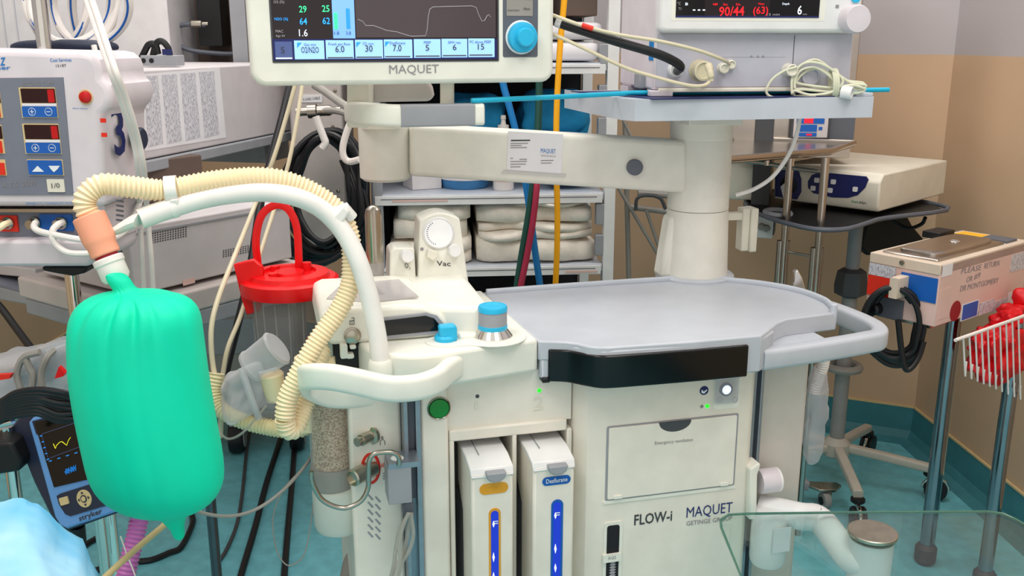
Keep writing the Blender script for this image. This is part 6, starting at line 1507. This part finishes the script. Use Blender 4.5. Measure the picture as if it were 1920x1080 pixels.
# ================================================================== shelf rack with linen
RK = FR(W(1130, 370, 2.72), 5)
rk = thing('shelf_rack', 'white slotted metal shelf rack holding linen behind the workstation', 'rack', RK.w(-0.35, 0.22, -RK.o.z))
ra0 = RK.L(700, 370)[0]; ra1 = RK.L(1132, 370)[0]
fz = -RK.o.z
for x_ in (ra0 + 0.01, ra1 + 0.018):
    for y_ in (0.012, 0.44):
        MB().box(RK, x_ - 0.016, x_ + 0.016, y_ - 0.012, y_ + 0.02, fz, 1.1).build('upright', 'white_cool' if x_ > 0 - .2 else 'mid_grey', rk, bevel=0.002)
shelf_z = []
for py in (118, 362, 497):
    z = RK.L(1000, py + 0)[1]; shelf_z.append(z)
for z in shelf_z + [shelf_z[-1] - 0.30, shelf_z[0] + 0.36]:
    MB().box(RK, ra0, ra1, 0.0, 0.44, z - 0.022, z).build('shelf_board', 'shelf_grey', rk, bevel=0.002)
    MB().box(RK, ra0 + 0.004, ra1 - 0.004, -0.003, 0.004, z - 0.030, z - 0.004).build('shelf_edge', 'white_cool', rk, bevel=0.001)
    MB().box(RK, ra0 + 0.02, ra1 - 0.02, -0.004, 0.0, z - 0.0135, z - 0.0115).build('edge_groove', 'slate', rk)
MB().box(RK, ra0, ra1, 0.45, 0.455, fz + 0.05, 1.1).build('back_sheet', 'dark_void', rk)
MB().box(RK, ra0 - 0.004, ra0, 0.0, 0.45, fz + 0.05, 1.1).build('side_sheet', 'mid_grey', rk)
for z in [shelf_z[1] - 0.035 - 0.09 * k for k in range(2)] + [shelf_z[0] - 0.06, shelf_z[0] - 0.15, shelf_z[2] - 0.06, shelf_z[0] + 0.05]:
    MB().box(RK, ra1 - 0.020, ra1 + 0.003, 0.0, 0.03, z - 0.06, z).build('slot_bracket', 'mid_grey', rk, bevel=0.002)
for a, b, c_, py in ((735, 840, 376, 376), (1060, 1120, 510, 509)):
    MB().ppanel(RK, a, py - 1.5, b, py + 2.5, -0.0045, 0, 0.0005).build('edge_label', 'pink_box', rk)
# folded towels
def towel(label, px0, px1, pyb, h, layers, d=0.34, skew=0.0, seed=0, y0=0.02):
    xl, zb_ = RK.L(px0, pyb, y0); xr, _ = RK.L(px1, pyb, y0)
    n = 22; rings = []
    for i in range(n + 1):
        s = i / n; x = xl + (xr - xl) * s
        e_ = 1.0 - 0.10 * abs(2 * s - 1) ** 6
        hh = h * (1 + 0.30 * noise.noise(V((s * 2.3, seed * 1.7, 0)))) * e_
        pts = []
        for k in range(layers):
            za, zc_ = hh * k / layers, hh * (k + 1) / layers
            for j in range(6):
                a = -PI / 2 + PI * (j + 0.3) / 5.6
                off = 0.030 * noise.noise(V((s * 2.4 + seed, k * 2.3, 5))) + 0.008 * noise.noise(V((s * 9, k, seed))) + (0.03 * abs(2 * s - 1) ** 8)
                zz = (za + zc_) / 2 + (zc_ - za) / 2 * math.sin(a) * 0.98 + 0.012 * noise.noise(V((s * 3, k + seed * 3, 8)))
                pts.append((y0 + off + 0.014 - 0.018 * math.cos(a) + skew * k, zz))
        pts += [(y0 + d, hh * 0.98), (y0 + d, 0.0)]
        sx_ = (1 if s < 1 else 0)
        rings.append([RK.w(x, a, zb_ + max(b, 0.0)) for a, b in pts])
    o = MB().loft(rings).build('folded_towel', 'towel', ang=60)
    return tag(o, label, 'towel', 'folded towels on the rack')
zs2 = 497
def top_px(px_, z): return None
hb = 0.0
base3 = shelf_z[2]
def stack(px0, px1, specs):
    z = base3 + 0.001
    for lb, dx0, dx1, h, ly, sk_, sd in specs:
        # pixel row of this height on the rack front
        lo_p, hi_p = 300.0, 520.0
        for _ in range(40):
            m_ = (lo_p + hi_p) / 2
            if RK.L((px0 + px1) / 2, m_, 0.02)[1] > z: lo_p = m_
            else: hi_p = m_
        towel(lb, px0 + dx0, px1 + dx1, (lo_p + hi_p) / 2, h, ly, 0.34, sk_, sd)
        z += h * 0.97
stack(895, 1118, [('bottom folded white towel of the right hand stack on rack', 0, 0, 0.066, 1, 0.0, 1), ('second folded white towel from bottom of right hand stack', 4, -4, 0.054, 2, 0.004, 2), ('third folded white towel from bottom of right hand stack', 0, -8, 0.046, 1, 0.0, 3), ('top folded white towel of the right hand stack on rack', 24, -18, 0.016, 1, 0.02, 4)])
stack(732, 885, [('bottom folded white towel behind the vacuum gauge module', 0, 0, 0.072, 2, 0.0, 5), ('middle folded white towel behind the vacuum gauge module', 6, -8, 0.060, 1, 0.0, 6), ('top folded white towel behind the vacuum gauge module', 14, -2, 0.045, 1, 0.01, 7)])
# middle shelf things
z2 = shelf_z[1] + 0.0005
def put(px_, y):
    x = RK.L(px_, 360, y)[0]; return RK.w(x, y, z2)
bxp = put(795, 0.12)
tag(MB().box(FR(bxp, 24), -0.045, 0.045, -0.03, 0.06, 0.0, 0.055).build('carton', 'pale_wall_unit', bevel=0.002), 'small white carton on the middle rack shelf under the arm', 'carton')
bn = put(872, 0.14)
bt = thing('plastic_basin', 'blue plastic basin on the middle rack shelf', 'basin', bn)
MB().lathe(bn, (0, 0, 1), [(0.066, 0), (0.07, 0.005), (0.078, 0.055), (0.084, 0.058), (0.084, 0.064), (0.074, 0.062), (0.066, 0.01)], 32).build('bowl', 'blue_bin', bt)
MB().lathe(bn, (0, 0, 1), [(0.0735, 0.026), (0.0765, 0.028), (0.0765, 0.034), (0.074, 0.036)], 32).build('band', 'paper', bt)
bo2 = put(944, 0.07)
hz = RK.L(942, 216, 0.07)[1] - z2
bl = thing('lotion_bottle', 'tall white squeeze bottle with nozzle standing on middle rack shelf', 'bottle', bo2)
bb_ = MB().lathe(bo2, (0, 0, 1), [(0.028, 0), (0.030, 0.004), (0.030, hz * 0.70), (0.024, hz * 0.77), (0.014, hz * 0.80)], 24).build('body', 'cable_white', bl)
MB().lathe(bo2, (0, 0, 1), [(0.016, hz * 0.80), (0.016, hz * 0.87), (0.008, hz * 0.88), (0.006, hz * 0.94), (0.008, hz * 0.95), (0.007, hz)], 16).build('nozzle', 'cable_white', bl)
MB().lathe(bo2, (0, 0, 1), [(0.0302, 0.025), (0.0305, 0.026), (0.0305, 0.045), (0.0302, 0.046)], 24).build('label_band', 'pink_box', bl)
for k, (lb, px_, y, hx, hz_, zz, sd) in enumerate([('lower blue surgical drape pack on the middle rack shelf', 975, 0.31, 0.17, 0.055, 0.055, 2), ('right blue surgical drape bundle on the middle rack shelf', 1062, 0.10, 0.09, 0.075, 0.075, 4), ('upper crumpled blue drape on top of the drape pack', 1035, 0.24, 0.10, 0.07, 0.195, 7), ('left crumpled blue drape stacked behind the squeeze bottle', 893, 0.26, 0.085, 0.065, 0.185, 9)]):
    p = put(px_, y)
    tag(MB().soft(FR(p, 5), (0, 0, zz + 0.012), hx, 0.12 if y > 0.2 else 0.06, hz_, e=0.55, amp=0.03, fq=13, nu=44, nv=26, seed=sd).build('drape_pack', 'drape_blue', ang=80), lb, 'drape', 'blue drapes on the rack')
# upper shelf packs
z3 = shelf_z[0] + 0.0005
for k, (lb, a, b, h) in enumerate([('lower white wrapped pack on the top rack shelf', 1048, 1122, 0.055), ('upper white wrapped pack on the top rack shelf', 1050, 1126, 0.05)]):
    x0_ = RK.L(a, 100, 0.03)[0]; x1_ = RK.L(b, 100, 0.03)[0]
    zb_ = z3 + 0.058 * k
    tag(MB().soft(RK, ((x0_ + x1_) / 2 - 0.05, 0.17, zb_ + h / 2 + 0.002), (x1_ - x0_) / 2 + 0.06, 0.15, h / 2, e=0.3, amp=0.006, fq=20, nu=36, nv=14, seed=k).build('wrapped_pack', 'bag_film' if 0 else 'paper', ang=60), lb, 'package', 'white packs on the rack')
tag(MB().box(RK, RK.L(1050, 20, 0.05)[0], RK.L(1120, 20, 0.05)[0], 0.05, 0.3, z3 + 0.125, z3 + 0.23).build('dark_carton', 'wood_dark', bevel=0.003), 'dark brown carton above the white packs on rack', 'carton')

# ---- ceiling gas hoses to the workstation
def gas(lb, pts, r, m): return tag(MB().tube(pth(pts, 8), r, 12).build('gas_hose', m), lb, 'hose', 'coloured gas hoses')
gas('yellow gas hose hanging straight down behind the arm', [(1085, -480, 2.45), (1070, -200, 2.45), (1062, -60, 2.45), (1058, 0, 2.45), (1050, 90, 2.44), (1044, 200, 2.42), (1043, 300, 2.4), (1045, 400, 2.4), (1044, 480, 2.4), (1040, 560, 2.4), (1035, 640, 2.4)], 0.0075, 'hose_yellow')
gas('blue gas hose hanging behind the arm and crossing to right below', [(880, -480, 2.5), (905, -200, 2.5), (930, 60, 2.48), (942, 150, 2.47), (955, 200, 2.46), (970, 260, 2.45), (985, 340, 2.44), (994, 400, 2.43), (1003, 470, 2.42), (1016, 560, 2.4), (1025, 640, 2.4)], 0.0088, 'hose_blue')
gas('dark green gas hose curving left below the arm', [(1030, -480, 2.44), (1018, -200, 2.44), (1010, 60, 2.44), (1011, 150, 2.44), (1008, 250, 2.42), (1000, 340, 2.40), (990, 410, 2.39), (978, 480, 2.38), (966, 560, 2.36), (955, 640, 2.36)], 0.0088, 'hose_green')
gas('maroon gas hose beside the green one below the arm', [(1050, -480, 2.50), (1030, -200, 2.50), (1010, 60, 2.50), (1011, 150, 2.48), (1009, 250, 2.45), (1007, 340, 2.385), (1000, 410, 2.37), (988, 480, 2.36), (972, 560, 2.34), (960, 640, 2.34)], 0.0080, 'hose_red')
MB().prism([W(a, b, 2.06) for a, b in [(1486, 545), (1490, 512), (1496, 506), (1504, 520), (1512, 548)]], (0, 0.02, 0)).build('rail_latch', 'chrome', T, bevel=0.002)

# rear caster of the workstation, seen past its right side
rcp = Z(1546, 953, 0.0)
rc_ = MB().lathe(V((rcp.x - 0.012, rcp.y, 0.027)), V((1, 0.2, 0)), [(0.012, 0), (0.026, 0.001), (0.027, 0.004), (0.027, 0.020), (0.026, 0.023), (0.012, 0.024)], 24).build('caster', 'caster_grey', T)
MB().lathe(V((rcp.x - 0.016, rcp.y - 0.001, 0.027)), V((1, 0.2, 0)), [(0.013, 0), (0.013, 0.004)], 16).build('hub', 'black', rc_)
MB().prism([V((rcp.x + a, rcp.y + b, 0.058)) for a, b in [(-0.06, 0.04), (-0.05, 0.06), (0.05, 0.05), (0.06, 0.03), (0.03, -0.005), (-0.02, -0.005)]], (0, 0, 0.010)).build('caster_bracket', 'nickel', T, bevel=0.002)
MB().tube([V((rcp.x + 0.01, rcp.y + 0.005, 0.03)), V((rcp.x + 0.02, rcp.y + 0.012, 0.06))], 0.008, 10).build('caster_stem', 'nickel', T)
MB().sweep([V((rcp.x - 0.05, rcp.y + 0.045, 0.063)), V((rcp.x - 0.28, rcp.y + 0.02, 0.10))], rr2(-0.02, -0.015, 0.02, 0.015, 0.006, 3)).build('base_arm', 'mid_grey', T)

# plastic sleeve hanging behind the right pillar
slv = thing('plastic_sleeve', 'clear plastic sleeve with white ribbed hose hanging right of the pillar', 'sleeve', W(1535, 875, 1.95))
MB().soft(FR(W(1528, 780, 1.95)), (0, 0, 0), 0.022, 0.02, 0.115, e=0.7, amp=0.012, fq=30, nu=32, nv=40, seed=5).build('sleeve_film', 'bag_film', slv)
MB().corr(pth([(1545, 640, 1.93), (1544, 680, 1.94), (1536, 705, 1.95), (1526, 735, 1.955)], 8), 0.013, 0.006, 0.0025, 14, 4).build('ribbed_hose', 'cable_white', slv)
